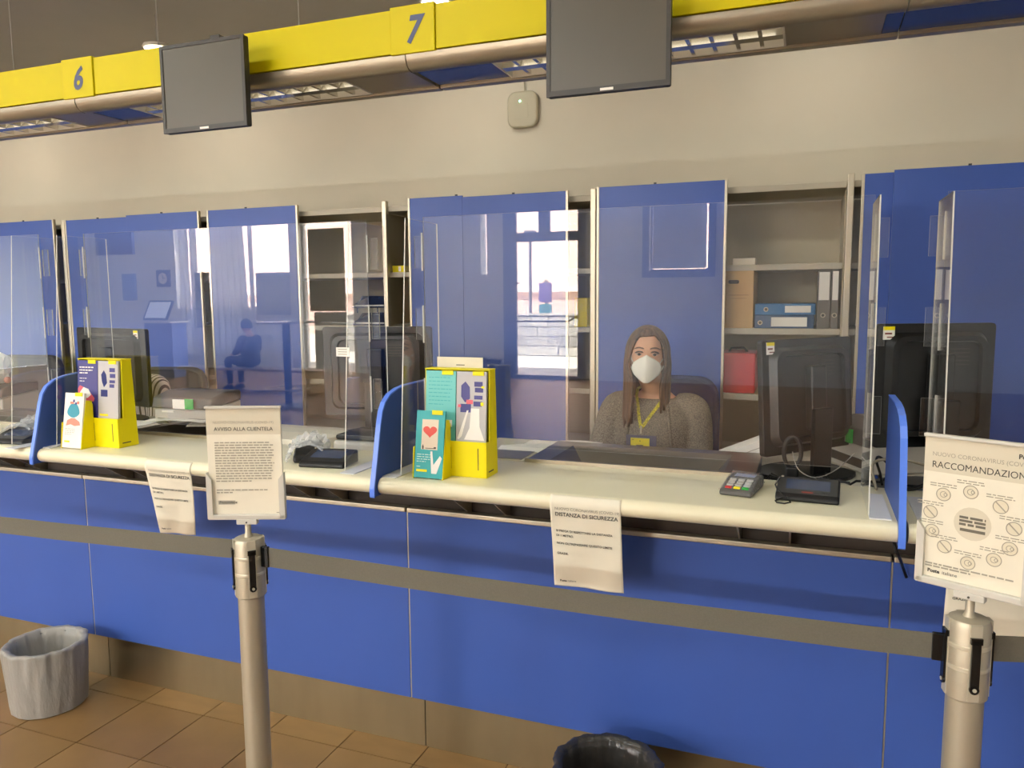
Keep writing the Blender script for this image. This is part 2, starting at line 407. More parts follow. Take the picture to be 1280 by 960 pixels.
# ------------------------------------------------------------------ acrylic screens
def pane_prism(mb, poly, ax, a, c): mb.prism(poly, ax, a, c, mi=1, mi_cap=0)
def acrylic_screen(x0, x1, dy, label):
    t = thing('acrylic_screen', label, 'screen', ((x0+x1)/2, 2.33+dy, 1.03), group='clear acrylic screens on the counter')
    b = MB(); pane_prism(b, [(x0+.004, 1.115), (x1-.004, 1.115), (x1-.004, 1.866), (x0+.004, 1.866)], 'y', 2.329+dy, 2.332+dy)
    b.build('front_pane', [m_acr, m_edge], t)
    for s, xs in ((-1, x0), (1, x1)):
        b = MB(); pane_prism(b, [(2.148+dy, 1.0335), (2.440+dy, 1.0335), (2.440+dy, 1.853), (2.214+dy, 1.853)], 'x', xs-.0018, xs+.0018)
        b.build('side_pane', [m_acr, m_edge], t)
        b = MB(); b.box(min(xs, xs+s*.052), max(xs, xs+s*.052), 2.118+dy, 2.385+dy, 1.0302, 1.0332); b.build('foot_plate', m_film, t)
        for z0 in (1.70, 1.46, 1.215):
            b = MB(); X2 = xs+s*.034
            pane_prism(b, [(xs+s*.003, z0), (X2, z0), (X2, z0+.105), (xs+s*.003, z0+.105)], 'y', 2.336+dy, 2.340+dy)
            b.build('corner_clip', [m_acr, m_edge], t)
            b = MB(); b.box(xs-.0022, xs+.0022, 2.3245+dy, 2.3275+dy, z0-.01, z0+.115); b.build('joint_strip', m_edge, t)
acrylic_screen(-4.22, -2.90, -.06, 'clear acrylic screen at the far left counter with the crumpled white bag behind')
acrylic_screen(-2.732, -1.415, 0, 'clear acrylic screen behind the yellow leaflet holder with the white leaflet')
acrylic_screen(-1.205, .165, 0, 'clear acrylic screen in front of the seated woman in the white mask')
acrylic_screen(.33, 1.66, 0, 'clear acrylic screen at the right edge behind the tall recommendations notice')

# ------------------------------------------------------------------ steel cash trays and staff desks
def cash_tray(xa, xb, label):
    dx = 0; t = thing('cash_tray', label, 'cash tray', ((xa+xb)/2, 2.66, 1.0), group='steel cash trays in the counter')
    def X(x): return xa+(x+.90)*(xb-xa)/.765
    b = MB(); o = [(-.90, 2.494), (-.135, 2.494), (-.135, 2.86), (-.90, 2.86)]; i1 = [(-.82, 2.525), (-.235, 2.525), (-.235, 2.80), (-.82, 2.80)]; i2 = [(-.76, 2.56), (-.27, 2.56), (-.27, 2.70), (-.76, 2.70)]
    V = [(X(x), y, 1.038) for x, y in o]+[(X(x), y, 1.036) for x, y in i1]+[(X(x), y, .998) for x, y in i2]+[(X(x), y, .99) for x, y in o]
    F = []
    for k in range(4):
        n = (k+1) % 4; F += [(k, n, 4+n, 4+k), (4+k, 4+n, 8+n, 8+k), (k, 12+k, 12+n, n)]
    F += [(8, 9, 10, 11), (15, 14, 13, 12)]
    b.add(V, F); b.build('tray', m_steel, t, bevel=.002)
    b = MB(); b.box(xa-.005, xb+.005, 2.488, 2.4935, 1.015, 1.041); b.build('front_rim', m_alu, t)
for xa, xb, lab in ((-.90, -.135, 'long dished steel cash tray in front of the seated woman'), (-2.74, -2.24, 'dished steel cash tray under the loose papers by the grey printer'), (-3.92, -3.2, 'dished steel cash tray at the far left counter'), (.61, 1.37, 'dished steel cash tray at the right edge behind the recommendations notice')):
    cash_tray(xa, xb, lab)
for k, (a, c) in enumerate(zip(SEAMS[1:5], SEAMS[2:6])):
    lab = ('far left staff desk with the grey printer and crumpled bag', 'staff desk behind the counter with loose papers and a grey printer', 'staff desk of the seated woman behind the cash tray', 'staff desk at the right edge under the tall black monitor')[k]
    t = thing('staff_desk', lab, 'desk', ((a+c)/2, 2.85, .2), group='staff desks behind the counter')
    b = MB(); b.box(a+.01, c-.01, 2.50, 3.12, .955, .985); b.build('desk_top', m_desk, t, bevel=.003)
    for xx in (a+.05, c-.09):
        for yy in (2.75, 3.02):
            b = MB(); b.box(xx, xx+.04, yy, yy+.04, .2, .955); b.build('leg', m_alu, t)

# ================================================================== overhead canopy with numbers
canopy = thing('overhead_canopy', 'yellow and grey overhead canopy with numbered plates above the counter', 'canopy', (-1.27, 2.48, 2.36))
CS = [-7.18, -5.70, -4.22, -2.733, -1.257, .222, 1.70, 3.2]
PROF = [(2.337, 2.393), (2.338, 2.378), (2.346, 2.360), (2.362, 2.349), (2.382, 2.346), (2.402, 2.352), (2.402, 2.393)]
xl = [at(185, 129, 2.5).x, at(450, 112, 2.5).x, at(628, 74, 2.5).x, at(982, 40, 2.5).x, at(90, 155, 2.5).x]
LUM = [(xl[4]-1.2, xl[4]), (xl[0], xl[1]), (xl[2], xl[3])]
def soffit_spans(a, c):
    cuts = [(p, q) for p, q in LUM if p < c and q > a]
    x = a; out = []
    for p, q in cuts:
        if p > x: out.append((x, p))
        x = max(x, q)
    if x < c: out.append((x, c))
    return out
for k, (a, c) in enumerate(zip(CS[:-1], CS[1:])):
    b = MB(); b.box(a+.1125, c-.0515, 2.335, 2.35, 2.398, 2.536); b.build('fascia_panel', m_yellow, canopy, bevel=.002)
    b = MB(); b.box(a-.050, a+.111, 2.329, 2.35, 2.392, 2.542); pl = b.build('number_plate', m_yellow, canopy, bevel=.002)
    b = MB(); b.prism(PROF, 'x', a+.002, c-.002); b.build('edge_profile', m_gray, canopy, smooth=50)
    for p, q in soffit_spans(a, c):
        gr = any(abs(p-Q) < .01 for P, Q in LUM)
        if gr:
            g = min(q, p+.26); b = MB(); b.box(p, g, 2.404, 2.588, 2.355, 2.363); b.build('soffit_panel', m_gray, canopy); p = g+.002
        if q-p > .02:
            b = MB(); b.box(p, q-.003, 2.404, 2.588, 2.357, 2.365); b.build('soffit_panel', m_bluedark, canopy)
    b = MB(); b.box(a+.001, c-.001, 2.589, 2.625, 2.345, 2.41); b.build('rear_trim', m_gray, canopy, bevel=.004)
    b = MB(); b.box(a, c, 2.352, 2.62, 2.50, 2.512); b.build('top_cover', m_gray, canopy)
    for s in (.28, .95):
        b = MB(); b.cyl((a+s, 2.5, 2.51), (a+s, 2.5, 3.29), .0012, 6); b.build('suspension_wire', m_ceil, canopy)
    num = {2: '5', 3: '6', 4: '7', 5: '8'}.get(k)
    if num:
        b = MB(); print_on(b, flat((a-.050, 2.329, 2.542), (1, 0, 0), (0, 0, -1)), [('t', num, .0815, .117, .118, 'CENTER', .0034, .25, .88)], .0012)
        b.build('digit', mat('digit_slate', (72, 78, 110), .5), pl, label='slanted slate blue number %s' % num)
# louvred luminaires let into the canopy
for k, (a, c) in enumerate(LUM):
    lab = ('louvred double strip light in the canopy left of the number six plate', 'louvred double strip light in the canopy behind the smaller hanging monitor', 'louvred double strip light in the canopy behind the larger hanging monitor')[k]
    t = thing('louvred_strip_light', lab, 'strip light', ((a+c)/2, 2.5, 2.36), group='louvred lights in the canopy')
    b = MB(); b.box(a, c, 2.405, 2.41, 2.352, 2.42); b.box(a, c, 2.582, 2.587, 2.352, 2.42); b.box(a, a+.006, 2.41, 2.582, 2.352, 2.42); b.box(c-.006, c, 2.41, 2.582, 2.352, 2.42); b.box(a, c, 2.405, 2.587, 2.42, 2.424)
    b.build('housing', m_white, t)
    mir = mat('louvre_mirror', (226, 222, 212), .16, metal=.85)
    b = MB(); b.prism([(2.476, 2.354), (2.516, 2.354), (2.500, 2.395), (2.492, 2.395)], 'x', a+.006, c-.006); b.build('centre_spine', mir, t)
    n = 13
    for row in (0, 1):
        y0, y1 = ((2.411, 2.475), (2.517, 2.581))[row]
        b = MB(); b.cyl((a+.03, (y0+y1)/2, 2.408), (c-.03, (y0+y1)/2, 2.408), .008, 10); b.build('tube', mat('tube_glow', (240, 238, 230), .3, emit=(255, 246, 226), estr=1.1), t, smooth=50)
        for i in range(1, n):
            x = a+(c-a)*i/n
            b = MB(); b.prism([(x-.006, 2.356), (x+.006, 2.356), (x+.0015, 2.393), (x-.0015, 2.393)], 'y', y0, y1); b.build('louvre_blade', mir, t)

# hanging monitors
def hanging_monitor(x0, x1, z0, z1, y, label, tilt):
    cx, cz = (x0+x1)/2, (z0+z1)/2; w, h = x1-x0, z1-z0
    t = thing('hanging_monitor', label, 'monitor', (cx, y, cz), (rad(tilt), 0, 0))
    M = WM[t.name]
    def L(mb): mb.v = [M @ p for p in mb.v]; return mb
    b = MB(); b.box(-w/2, w/2, 0, .026, -h/2, h/2); L(b).build('case', m_bezel, t, bevel=.006)
    e = .012; b = MB(); b.add([(-w/2, -.004, -h/2), (w/2, -.004, -h/2), (w/2, -.004, h/2), (-w/2, -.004, h/2), (-w/2+e, -.004, -h/2+e+.004), (w/2-e, -.004, -h/2+e+.004), (w/2-e, -.004, h/2-e), (-w/2+e, -.004, h/2-e)],
                         [(0, 1, 5, 4), (1, 2, 6, 5), (2, 3, 7, 6), (3, 0, 4, 7)])
    k = len(b.v); b.add([(-w/2+e, .001, -h/2+e+.004), (w/2-e, .001, -h/2+e+.004), (w/2-e, .001, h/2-e), (-w/2+e, .001, h/2-e)], [])
    for i in range(4): j = (i+1) % 4; b.f.append([4+i, 4+j, k+j, k+i]); b.mi.append(0)
    for i in range(4): b.v.append(Vector((b.v[i].x, .003, b.v[i].z)))
    for i in range(4): j = (i+1) % 4; b.f.append([i, j, k+4+j, k+4+i]); b.mi.append(0)
    L(b).build('bezel', m_bezel, t)
    b = MB(); b.box(-w/2+e-.001, w/2-e+.001, -.0015, .001, -h/2+e+.003, h/2-e+.001); L(b).build('screen', m_screen, t)
    b = MB(); b.box(-.018, .020, -.0055, -.004, -h/2+.0035, -h/2+.0105); L(b).build('logo_plate', m_white, t)
    b = MB(); b.box(-.05, .05, .026, .085, -.05, .05); b.box(-.02, .02, .07, .11, -.05, h/2+.06-.02); L(b).build('wall_bracket', m_bezel, t)
hanging_monitor(-2.172, -1.806, 2.19, 2.489, 2.22, 'smaller hanging grey monitor beside the number six plate', 0)
hanging_monitor(-.732, -.374, 2.178, 2.478, 2.22, 'larger hanging grey monitor right of the number seven plate', 0)

# white wireless box on the wall
c0 = at(655, 138, YB); w_ = .16
t = thing('wall_access_point', 'rounded white box with green light on the wall', 'wall box', (c0.x, YB, c0.z))
def rrect(w, h, r, n=6):
    P = []
    for cx, cz, a in ((w/2-r, h/2-r, 0), (-w/2+r, h/2-r, 90), (-w/2+r, -h/2+r, 180), (w/2-r, -h/2+r, 270)):
        P += [(cx+r*cos(rad(a+90*i/n)), cz+r*sin(rad(a+90*i/n))) for i in range(n+1)]
    return P
m_ap = mat('access_point_plastic', (178, 170, 144), .5)
b = MB(); b.prism([(c0.x+x, c0.z+z) for x, z in rrect(.185, .205, .05)], 'y', YB-.035, YB); b.build('case', m_ap, t, bevel=.012, seg=3)
b = MB(); b.prism([(c0.x+x-.005, c0.z+z-.01) for x, z in rrect(.085, .085, .012)], 'y', YB-.0362, YB-.03); b.build('raised_square', m_ap, t, bevel=.001)
b = MB(); b.ball((c0.x-.012, YB-.036, c0.z+.045), .006); b.build('indicator_light', m_led, t)
b = MB(); b.tube([(c0.x+.01, YB-.012, c0.z+.1), (c0.x+.005, YB-.012, c0.z+.16), (c0.x-.01, YB-.01, c0.z+.22), (c0.x-.01, YB-.01, c0.z+.5)], .003); b.build('cable', m_ap, t)

# ================================================================== cabinets along the back wall
UN = [-7.068, -5.868, -4.663, -3.443, -2.223, -1.031, .149, 1.352, 2.552]
# visible door leaves: left edge, right edge, layer, edge profiles shown (l, r); top steps where two leaves overlap
DOORS = {0: [(-7.0, -6.4, 1, 'lr'), (-6.45, -5.9, 0, 'lr')], 1: [(-5.84, -5.20, 1, 'l'), (-5.27, -4.695, 0, 'r')], 2: [(-4.612, -4.0, 1, 'l'), (-4.06, -3.476, 0, 'r')], 3: [(-3.415, -2.759, 0, 'lr'), (-3.30, -2.79, 1, 'r')],
         4: [(-1.7195, -1.138, 2, 'r'), (-2.043, -1.72, 0, 'l')], 5: [(-.99, -.366, 0, 'lr'), (-.93, -.39, 1, 'r')], 6: [(.206, .76, 1, 'l'), (.333, .94, 0, 'r')], 7: [(1.38, 1.98, 1, 'l'), (1.9, 2.5, 0, 'r')]}
CLAB = ['storage cabinet farthest along the back wall, out by the left edge', 'blue-doored storage cabinet at the left edge of the back wall', 'blue-doored storage cabinet behind the dark monitor, closed across its whole width',
        'storage cabinet with open right half holding black letter trays', 'storage cabinet whose doors meet over the reflected entrance door', 'storage cabinet directly behind the seated woman, right half open with binders', 'blue-doored storage cabinet behind the tall black monitor by the notice', 'storage cabinet past the right edge of the back wall']
for k, (a, c) in enumerate(zip(UN[:-1], UN[1:])):
    t = thing('storage_cabinet', CLAB[k], 'cabinet', ((a+c)/2, 4.0, .2), group='sliding-door cabinets along the back wall')
    b = MB(); b.box(a+.001, a+.006, 3.86, 4.32, .2, 2.07); b.box(c-.006, c-.001, 3.86, 4.32, .2, 2.07); b.box(a+.006, c-.006, 4.30, 4.32, .2, 2.07); b.box(a+.006, c-.006, 3.87, 4.30, .2, .26); b.build('carcass', m_shelfin, t)
    b = MB(); b.box(a+.002, c-.002, 3.845, 4.32, 2.078, 2.108); b.build('top_board', m_shelf, t, bevel=.003)
    b = MB(); b.box(a+.0005, a+.028, 3.815, 3.8445, .2, 2.135); b.build('front_post', m_alu, t, bevel=.003)
    for z in (1.745, 1.443, 1.125, .81, .5):
        b = MB(); b.box(a+.007, c-.007, 3.862, 4.298, z-.028, z); b.build('shelf', m_shelf, t, bevel=.002)
    for (p, q, layer, ends) in DOORS[k]:
        y0 = (3.788, 3.8035, 3.7885)[layer]; z1 = 2.137 if layer == 0 else 2.129
        b = MB(); b.box(p+(.010 if 'l' in ends else 0), q-(.010 if 'r' in ends else 0), y0, y0+.014, .22, z1-.002); d = b.build('door', m_bluedoor, t, bevel=.001)
        for e0 in ([p] if 'l' in ends else [])+([q-.012] if 'r' in ends else []):
            b = MB(); b.box(e0, e0+.012, y0-.003, y0+.016, .22, z1); b.build('edge_profile', m_alu, d, bevel=.001)
        b = MB(); xm = p+.28; b.box(xm, xm+.012, y0+.003, y0+.010, z1-.003, z1+.006); b.build('runner', m_bezel, d)
# ================================================================== barrier posts, belts and notices
def post(x, y, yaw, label, ztop=1.0):
    t = thing('barrier_post', label, 'barrier post', (x, y, 0), (0, 0, yaw), group='silver belt barrier posts')
    M = WM[t.name]
    def L(mb): mb.v = [M @ p for p in mb.v]; return mb
    b = MB(); b.lathe([(.0001, 0), (.16, 0), (.165, .006), (.16, .014), (.06, .03), (.04, .034)], (0, 0, 0), 40); L(b).build('base', m_post, t, smooth=40)
    b = MB(); b.cyl((0, 0, .03), (0, 0, ztop-.12), .0325, 32); L(b).build('pole', m_post, t, smooth=40)
    # head: a collar with four slots that hold belt clips
    b = MB(); b.lathe([(.034, ztop-.155), (.0375, ztop-.152), (.0375, ztop-.012), (.034, ztop-.003), (.028, ztop), (.0001, ztop+.001)], (0, 0, 0), 40); L(b).build('head', m_post, t, smooth=40)
    for z in (ztop-.05, ztop-.092):
        b = MB(); b.lathe([(.0372, z-.0045), (.0388, z-.003), (.0388, z+.003), (.0372, z+.0045)], (0, 0, 0), 40); L(b).build('ring', m_postband, t, smooth=40)
    for k in range(4):
        A = Matrix.Rotation(k*pi/2, 4, 'Z')
        b = MB(); b.box(-.0100, .0100, -.0380, -.030, ztop-.150, ztop-.003)
        for i in range(len(b.v)): b.v[i] = A @ b.v[i]
        L(b).build('slot', m_postband, t)
        b = MB(); b.box(-.0075, .0075, -.0425, -.034, ztop-.125, ztop-.03); b.box(-.010, .010, -.0425, -.036, ztop-.038, ztop-.026); b.cyl((0, -.0425, ztop-.125), (0, -.034, ztop-.125), .0085, 16)
        for i in range(len(b.v)): b.v[i] = A @ b.v[i]
        c = L(b).build('belt_clip', m_blackg, t)
        b = MB(); b.cyl((0, -.0440, ztop-.125), (0, -.040, ztop-.125), .0035, 12)
        for i in range(len(b.v)): b.v[i] = A @ b.v[i]
        L(b).build('rivet', m_postband, c)
    b = MB(); b.lathe([(.012, ztop), (.010, ztop+.004), (.0078, ztop+.010), (.0078, ztop+.05)], (0, 0, 0), 20); L(b).build('sign_rod', m_post, t, smooth=40)
    return t
P1 = Vector((-1.312, 1.545, 0)); P2 = Vector((.302, 1.60, 0)); P0 = Vector((-2.95, 1.52, 0)); P3 = Vector((1.9, 2.2, 0))
post(P1.x, P1.y, rad(49), 'silver barrier post under the customer notice')
post(P2.x, P2.y, rad(10), 'silver barrier post under the recommendations notice by the frame edge')
def belt(a, c, za, zc, sag, label, ends=(1, 1)):
    t = thing('barrier_belt', label, 'belt', (a.x, a.y, za), group='grey barrier belts between the posts')
    d = (c-a).normalized(); A = a+d*.046; B = c-d*.046; n = d.cross(Vector((0, 0, 1)))
    def fn(u, v):
        p = A.lerp(B, u); z = za+(zc-za)*u-sag*4*u*(1-u)
        return p+n*(.0006*sin(u*23))+Vector((0, 0, z-.025+.05*v))
    b = MB(); N = 40
    for side in (-1, 1): 
        k = len(b.v); b.v += [fn(i/N, j)+n*(.0008*side) for i in range(N+1) for j in (0, 1)]
        for i in range(N): b.f.append([k+2*i, k+2*i+2, k+2*i+3, k+2*i+1]); b.mi.append(0)
    m = 2*(N+1)
    for i in range(N):
        for j in (0, 1): b.f.append([2*i+j, 2*i+2+j, m+2*i+2+j, m+2*i+j]); b.mi.append(0)
    b.build('webbing', m_belt, t)
    for e, (p, z, s) in zip(ends, ((A, za, 1), (B, zc, -1))):
        if e:
            M = Matrix.Translation(p+d*s*.003+Vector((0, 0, z))) @ Matrix.Rotation(math.atan2(d.y, d.x), 4, 'Z')
            b = MB(); b.obox(M, .022, .010, .054); b.build('end_clip', m_blackg, t, bevel=.002)
belt(P0, P1, .942, .962, .006, 'grey belt running from the post out to the left edge', (1, 0))
belt(P1, P2, .952, .934, .008, 'long grey belt hung between the two silver posts', (1, 1))
belt(P2, P3, .937, .90, .010, 'grey belt leaving the notice post towards the right edge', (0, 0))

def A4_lines(rng, u0, u1, v0, n, dv, h, last=.6):
    it = []
    for i in range(n): it += words(rng, u0, u1, v0+i*dv, h, .005, .017, .0022, rng.uniform(.93, 1.0) if i < n-1 else last)
    return it
def notice(px, yaw, w, h, z0, label, lab2, kind):
    """plastic A4 frame on the rod of a post"""
    t = thing('notice_holder', label, 'notice holder', (px.x, px.y, z0), (0, 0, yaw))
    M = WM[t.name]
    def L(mb): mb.v = [M @ p for p in mb.v]; return mb
    b = MB(); b.box(-w/2+.004, w/2-.004, .003, .007, .006, h); L(b).build('back_plate', m_frame, t, bevel=.002)
    b = MB(); b.box(-w/2, w/2, -.008, .008, 0, .014); L(b).build('bottom_rail', m_frame, t, bevel=.003)
    for s in (-1, 1):
        b = MB(); x0, x1 = sorted((s*w/2, s*(w/2-.014))); xi = s*(w/2-.004)
        b.prism([(s*w/2, .003), (s*(w/2-.014), .003), (s*(w/2-.014), h*.36), (s*(w/2-.001), h*.42), (s*w/2, h*.42)], 'y', -.008, .008); L(b).build('side_rail', m_frame, t, bevel=.002)
    b = MB(); b.box(-w/2+.003, w/2-.003, -.004, .008, h-.004, h+.002); L(b).build('top_edge', m_frame, t, bevel=.001)
    b = MB(); b.box(-.026, .026, -.009, .009, -.012, .002); L(b).build('clamp', m_frame, t, bevel=.002)
    b = MB(); b.cyl((0, -.0105, -.006), (0, -.008, -.006), .0022, 10); L(b).build('screw', m_bezel, t)
    # the sheet stands in the frame
    s = thing('notice_sheet', lab2, 'notice', (px.x, px.y, z0), (0, 0, yaw))
    sw, sh = w-.010, h-.012
    b = MB(); b.box(-sw/2, sw/2, .0008, .002, .0142, h-.005); L(b).build('paper', m_paper, s)
    top = h-.005
    S0 = flat((-sw/2, .0008, top), (1, 0, 0), (0, 0, -1))
    def S(u, v):
        p, n = S0(u, v); return M @ p, (M.to_3x3() @ n)
    def put(items, name, m, off=.0009, **k):
        b = MB(); print_on(b, S, items, off); return b.build(name, m, s, **k)
    rng = random.Random(3); k = sw/.21
    put([('r', .0, .0, sw, sh*.235)], 'heading_band', m_papgrey, .0003)
    if kind == 1:
        put([('t', 'NUOVO CORONAVIRUS (COVID-19)', sw*.5, sh*.135, .0105*k, 'CENTER', 0, 0, 1.0)], 'small_heading', m_inkmid)
        put([('t', 'AVVISO ALLA CLIENTELA', sw*.5, sh*.20, .0148*k, 'CENTER', .0001, 0, 1.0)], 'heading', m_ink)
        it = A4_lines(rng, sw*.10, sw*.90, sh*.315, 16, sh*.0238, .0030) + A4_lines(rng, sw*.10, sw*.82, sh*.755, 2, sh*.024, .003, .3)
        put(it, 'lettering', m_inkmid)
        put([('r', sw*.115, sh*.848, sw*.345, sh*.885)], 'logo_band', mat('logo_band_grey', (176, 168, 150), .8))
        put([('t', 'Posteitaliane', sw*.13, sh*.876, .0105*k, 'LEFT', .0002, 0, .95)], 'logo', m_ink, .0009)
        put([('r', sw*.90, sh*.962, sw*.94, sh*.966)], 'footnote', m_ink)
    else:
        put([('t', 'NUOVO CORONAVIRUS (COVID-19)', sw*.075, sh*.125, .0128*k, 'LEFT', 0, 0, .97)], 'small_heading', m_inkmid)
        put([('t', 'RACCOMANDAZIONI', sw*.075, sh*.205, .0205*k, 'LEFT', 0, 0, .90)], 'heading', m_ink)
        put([('t', 'Poste', sw*.845, sh*.075, .0135*k, 'LEFT', .0004, 0, 1)], 'corner_logo', m_ink)
        put([('c', sw*.48, sh*.555, .036*k, .036*k)], 'centre_disc', m_papgrey, .0003)
        it = []
        for q in range(3): it += words(rng, sw*.36, sw*.60, sh*(.525+.024*q), .0045, .01, .03, .003)
        it += [('r', sw*.37, sh*.592, sw*.60, sh*.612)]
        put(it, 'centre_text', mat('ink_brown', (112, 104, 90), .8), .0009)
        ring, text = [], []
        for q, (u, v, bar) in enumerate(((.45, .34, 0), (.20, .385, 0), (.72, .405, 1), (.085, .52, 1), (.845, .535, 1), (.11, .65, 0), (.82, .67, 0), (.235, .745, 1), (.69, .765, 0), (.46, .825, 0))):
            ring.append((u, v, bar))
            for d in range(2): text += words(rng, sw*(u-.13), sw*(u+.12), sh*(v-.068+.016*d), .0018, .005, .014)
            it = [('c', sw*u, sh*v, .0148*k, .0148*k)]
            disc = put(it, 'pictogram', mat('picto_fill', (224, 213, 186), .8), .0003)
            b = MB(); it = [('c', sw*u, sh*v, .0148*k, .0016)]
            if bar:
                print_on(b, S, it, .0009); c_ = [S(sw*u+a*.0148*k*.7, sh*v+a*.0148*k*.7) for a in (-1, 1)]
                q0, n0 = c_[0]; q1, _ = c_[1]; dd = (q1-q0).normalized(); nn = dd.cross(n0)*.0011
                b.add([q0-nn+n0*.0009, q1-nn+n0*.0009, q1+nn+n0*.0009, q0+nn+n0*.0009], [(0, 1, 2, 3)])
            else: print_on(b, S, it + [('c', sw*u, sh*v, .007*k, .0012), ('c', sw*(u+.02), sh*v, .004*k, .0012)], .0009)
            b.build('pictogram_ring', m_inkmid, disc)
        text += A4_lines(rng, sw*.06, sw*.92, sh*.885, 2, sh*.018, .003, .5)
        put(text, 'caption_lettering', m_inkmid, kind='stuff')
        put([('t', 'Poste', sw*.085, sh*.942, .0108*k, 'LEFT', .0004, 0, 1), ('t', 'italiane', sw*.225, sh*.942, .0108*k, 'LEFT', 0, 0, 1)], 'logo', m_ink)
notice(P1, rad(21), .196, .288, 1.045, 'grey plastic notice frame on the first barrier post', 'AVVISO ALLA CLIENTELA notice sheet standing in the grey frame', 1)
notice(P2+Vector((-.002, -.006, 0)), rad(-26), .192, .289, 1.047, 'tilted grey plastic notice frame at the right edge', 'RACCOMANDAZIONI notice sheet with ring of pictograms', 2)

# paper notices hanging over the lip of the counter
def hang_notice(x0, w, length, label, taper=0.0, curl=0.0, cw=None):
    t = thing('hanging_notice', label, 'notice', (x0+w/2, 2.10, 1.0), group='paper notices taped over the counter lip')
    R, cy, cz = .0275, 2.115, 1.004
    arc = R*pi*.56; flat_ = .012
    def prof(v):
        v += flat_+R*pi/6
        if v < flat_: return (cy+flat_-v, cz+R), (0, 1)
        if v < flat_+arc:
            a = pi/2+(v-flat_)/R; return (cy+R*cos(a), cz+R*sin(a)), (cos(a), sin(a))
        a = pi/2+arc/R; dx, dz = -sin(a), cos(a); s = v-flat_-arc
        return (cy+R*cos(a)+dx*s+curl*s*s, cz+R*sin(a)+dz*s), (cos(a), sin(a))
    def S(u, v):
        (y, z), (ny, nz) = prof(v); f = v/length
        x = x0+u+taper*f*f*(u/w-.0)*(-1)
        y += .004*sin(u*40+v*15)*f + taper*.25*f*f*(u/w)
        return Vector((x, y, z)), Vector((0, ny, nz))
    b = MB(); b.grid(lambda a, c: S(a*w, c*length)[0], 28, 60)
    b.build('paper', m_paper, t, smooth=80, solid=.0006)
    def put(items, name, m): b = MB(); print_on(b, S, items, .0017); b.build(name, m, t)
    put([('t', 'NUOVO CORONAVIRUS (COVID-19)', w*.07, .047, .0126, 'LEFT', .0001, 0, .93)], 'small_heading', m_inkmid)
    put([('t', 'DISTANZA DI SICUREZZA', w*.07, .066, .0168, 'LEFT', .0003, 0, .96)], 'heading', m_ink)
    put([('t', 'SI PREGA DI RISPETTARE LA DISTANZA', w*.07, .117, .0097, 'LEFT', .0002, 0, 1.0), ('t', 'DI 1 METRO.', w*.07, .132, .0097, 'LEFT', .0002), ('t', 'NON OLTREPASSARE QUESTO LIMITE', w*.07, .157, .0097, 'LEFT', .0002, 0, 1.02), ('t', 'GRAZIE.', w*.07, .190, .0097, 'LEFT', .0002)], 'lettering', m_ink)
    put([('t', 'Poste', w*.09, length-.017, .009, 'LEFT', .0004), ('t', 'italiane', w*.20, length-.017, .009, 'LEFT', 0)], 'logo', m_ink)
hang_notice(-.683, .21, .297, 'crumpled white safe-distance sheet hanging in the middle of the counter')
hang_notice(-2.222, .21, .297, 'curled safe-distance sheet hanging beside the customer notice frame', .062, .1)
hang_notice(.345, .21, .297, 'safe-distance sheet hanging behind the second barrier post')

# ================================================================== yellow leaflet holders and their leaflets
def leaflet(x, y, z, w, h, lean, col, prints, label, th=.010, tab=True, yaw=0.0):
    t = thing('leaflet', label, 'leaflet', (x, y, z), (rad(-lean), 0, yaw))
    M = WM[t.name]
    def L(mb): mb.v = [M @ p for p in mb.v]; return mb
    b = MB(); b.box(0, w, 0, th, 0, h); L(b).build('booklet', col, t)
    S0 = flat((0, 0, h), (1, 0, 0), (0, 0, -1))
    def S(u, v):
        p, n = S0(u, v); return M @ p, M.to_3x3() @ n
    for i, (name, m, items) in enumerate(prints):
        b = MB()
        for it in items:
            if it[0] == 'p':                         # free polygon, in fractions of the sheet
                pts = [S(a*w, c*h) for a, c in it[1]]
                b.add([p+n*(.0005+.0002*i) for p, n in pts], [tuple(range(len(pts)))])
            else:
                q = list(it)
                if q[0] == 'r': q[1] *= w; q[3] *= w; q[2] *= h; q[4] *= h
                elif q[0] == 't': q[2] *= w; q[3] *= h
                else: q[1] *= w; q[2] *= h
                print_on(b, S, [tuple(q)], .0005+.0002*i)
        o = b.build(name, m, t)
        if name == 'red_print': o['kind'] = 'stuff'
    if tab:
        b = MB(); b.box(w*.55, w*.92, -.003, -.0005, h-.012, h+.002); L(b).build('yellow_tab', m_yplas, t)
    return t
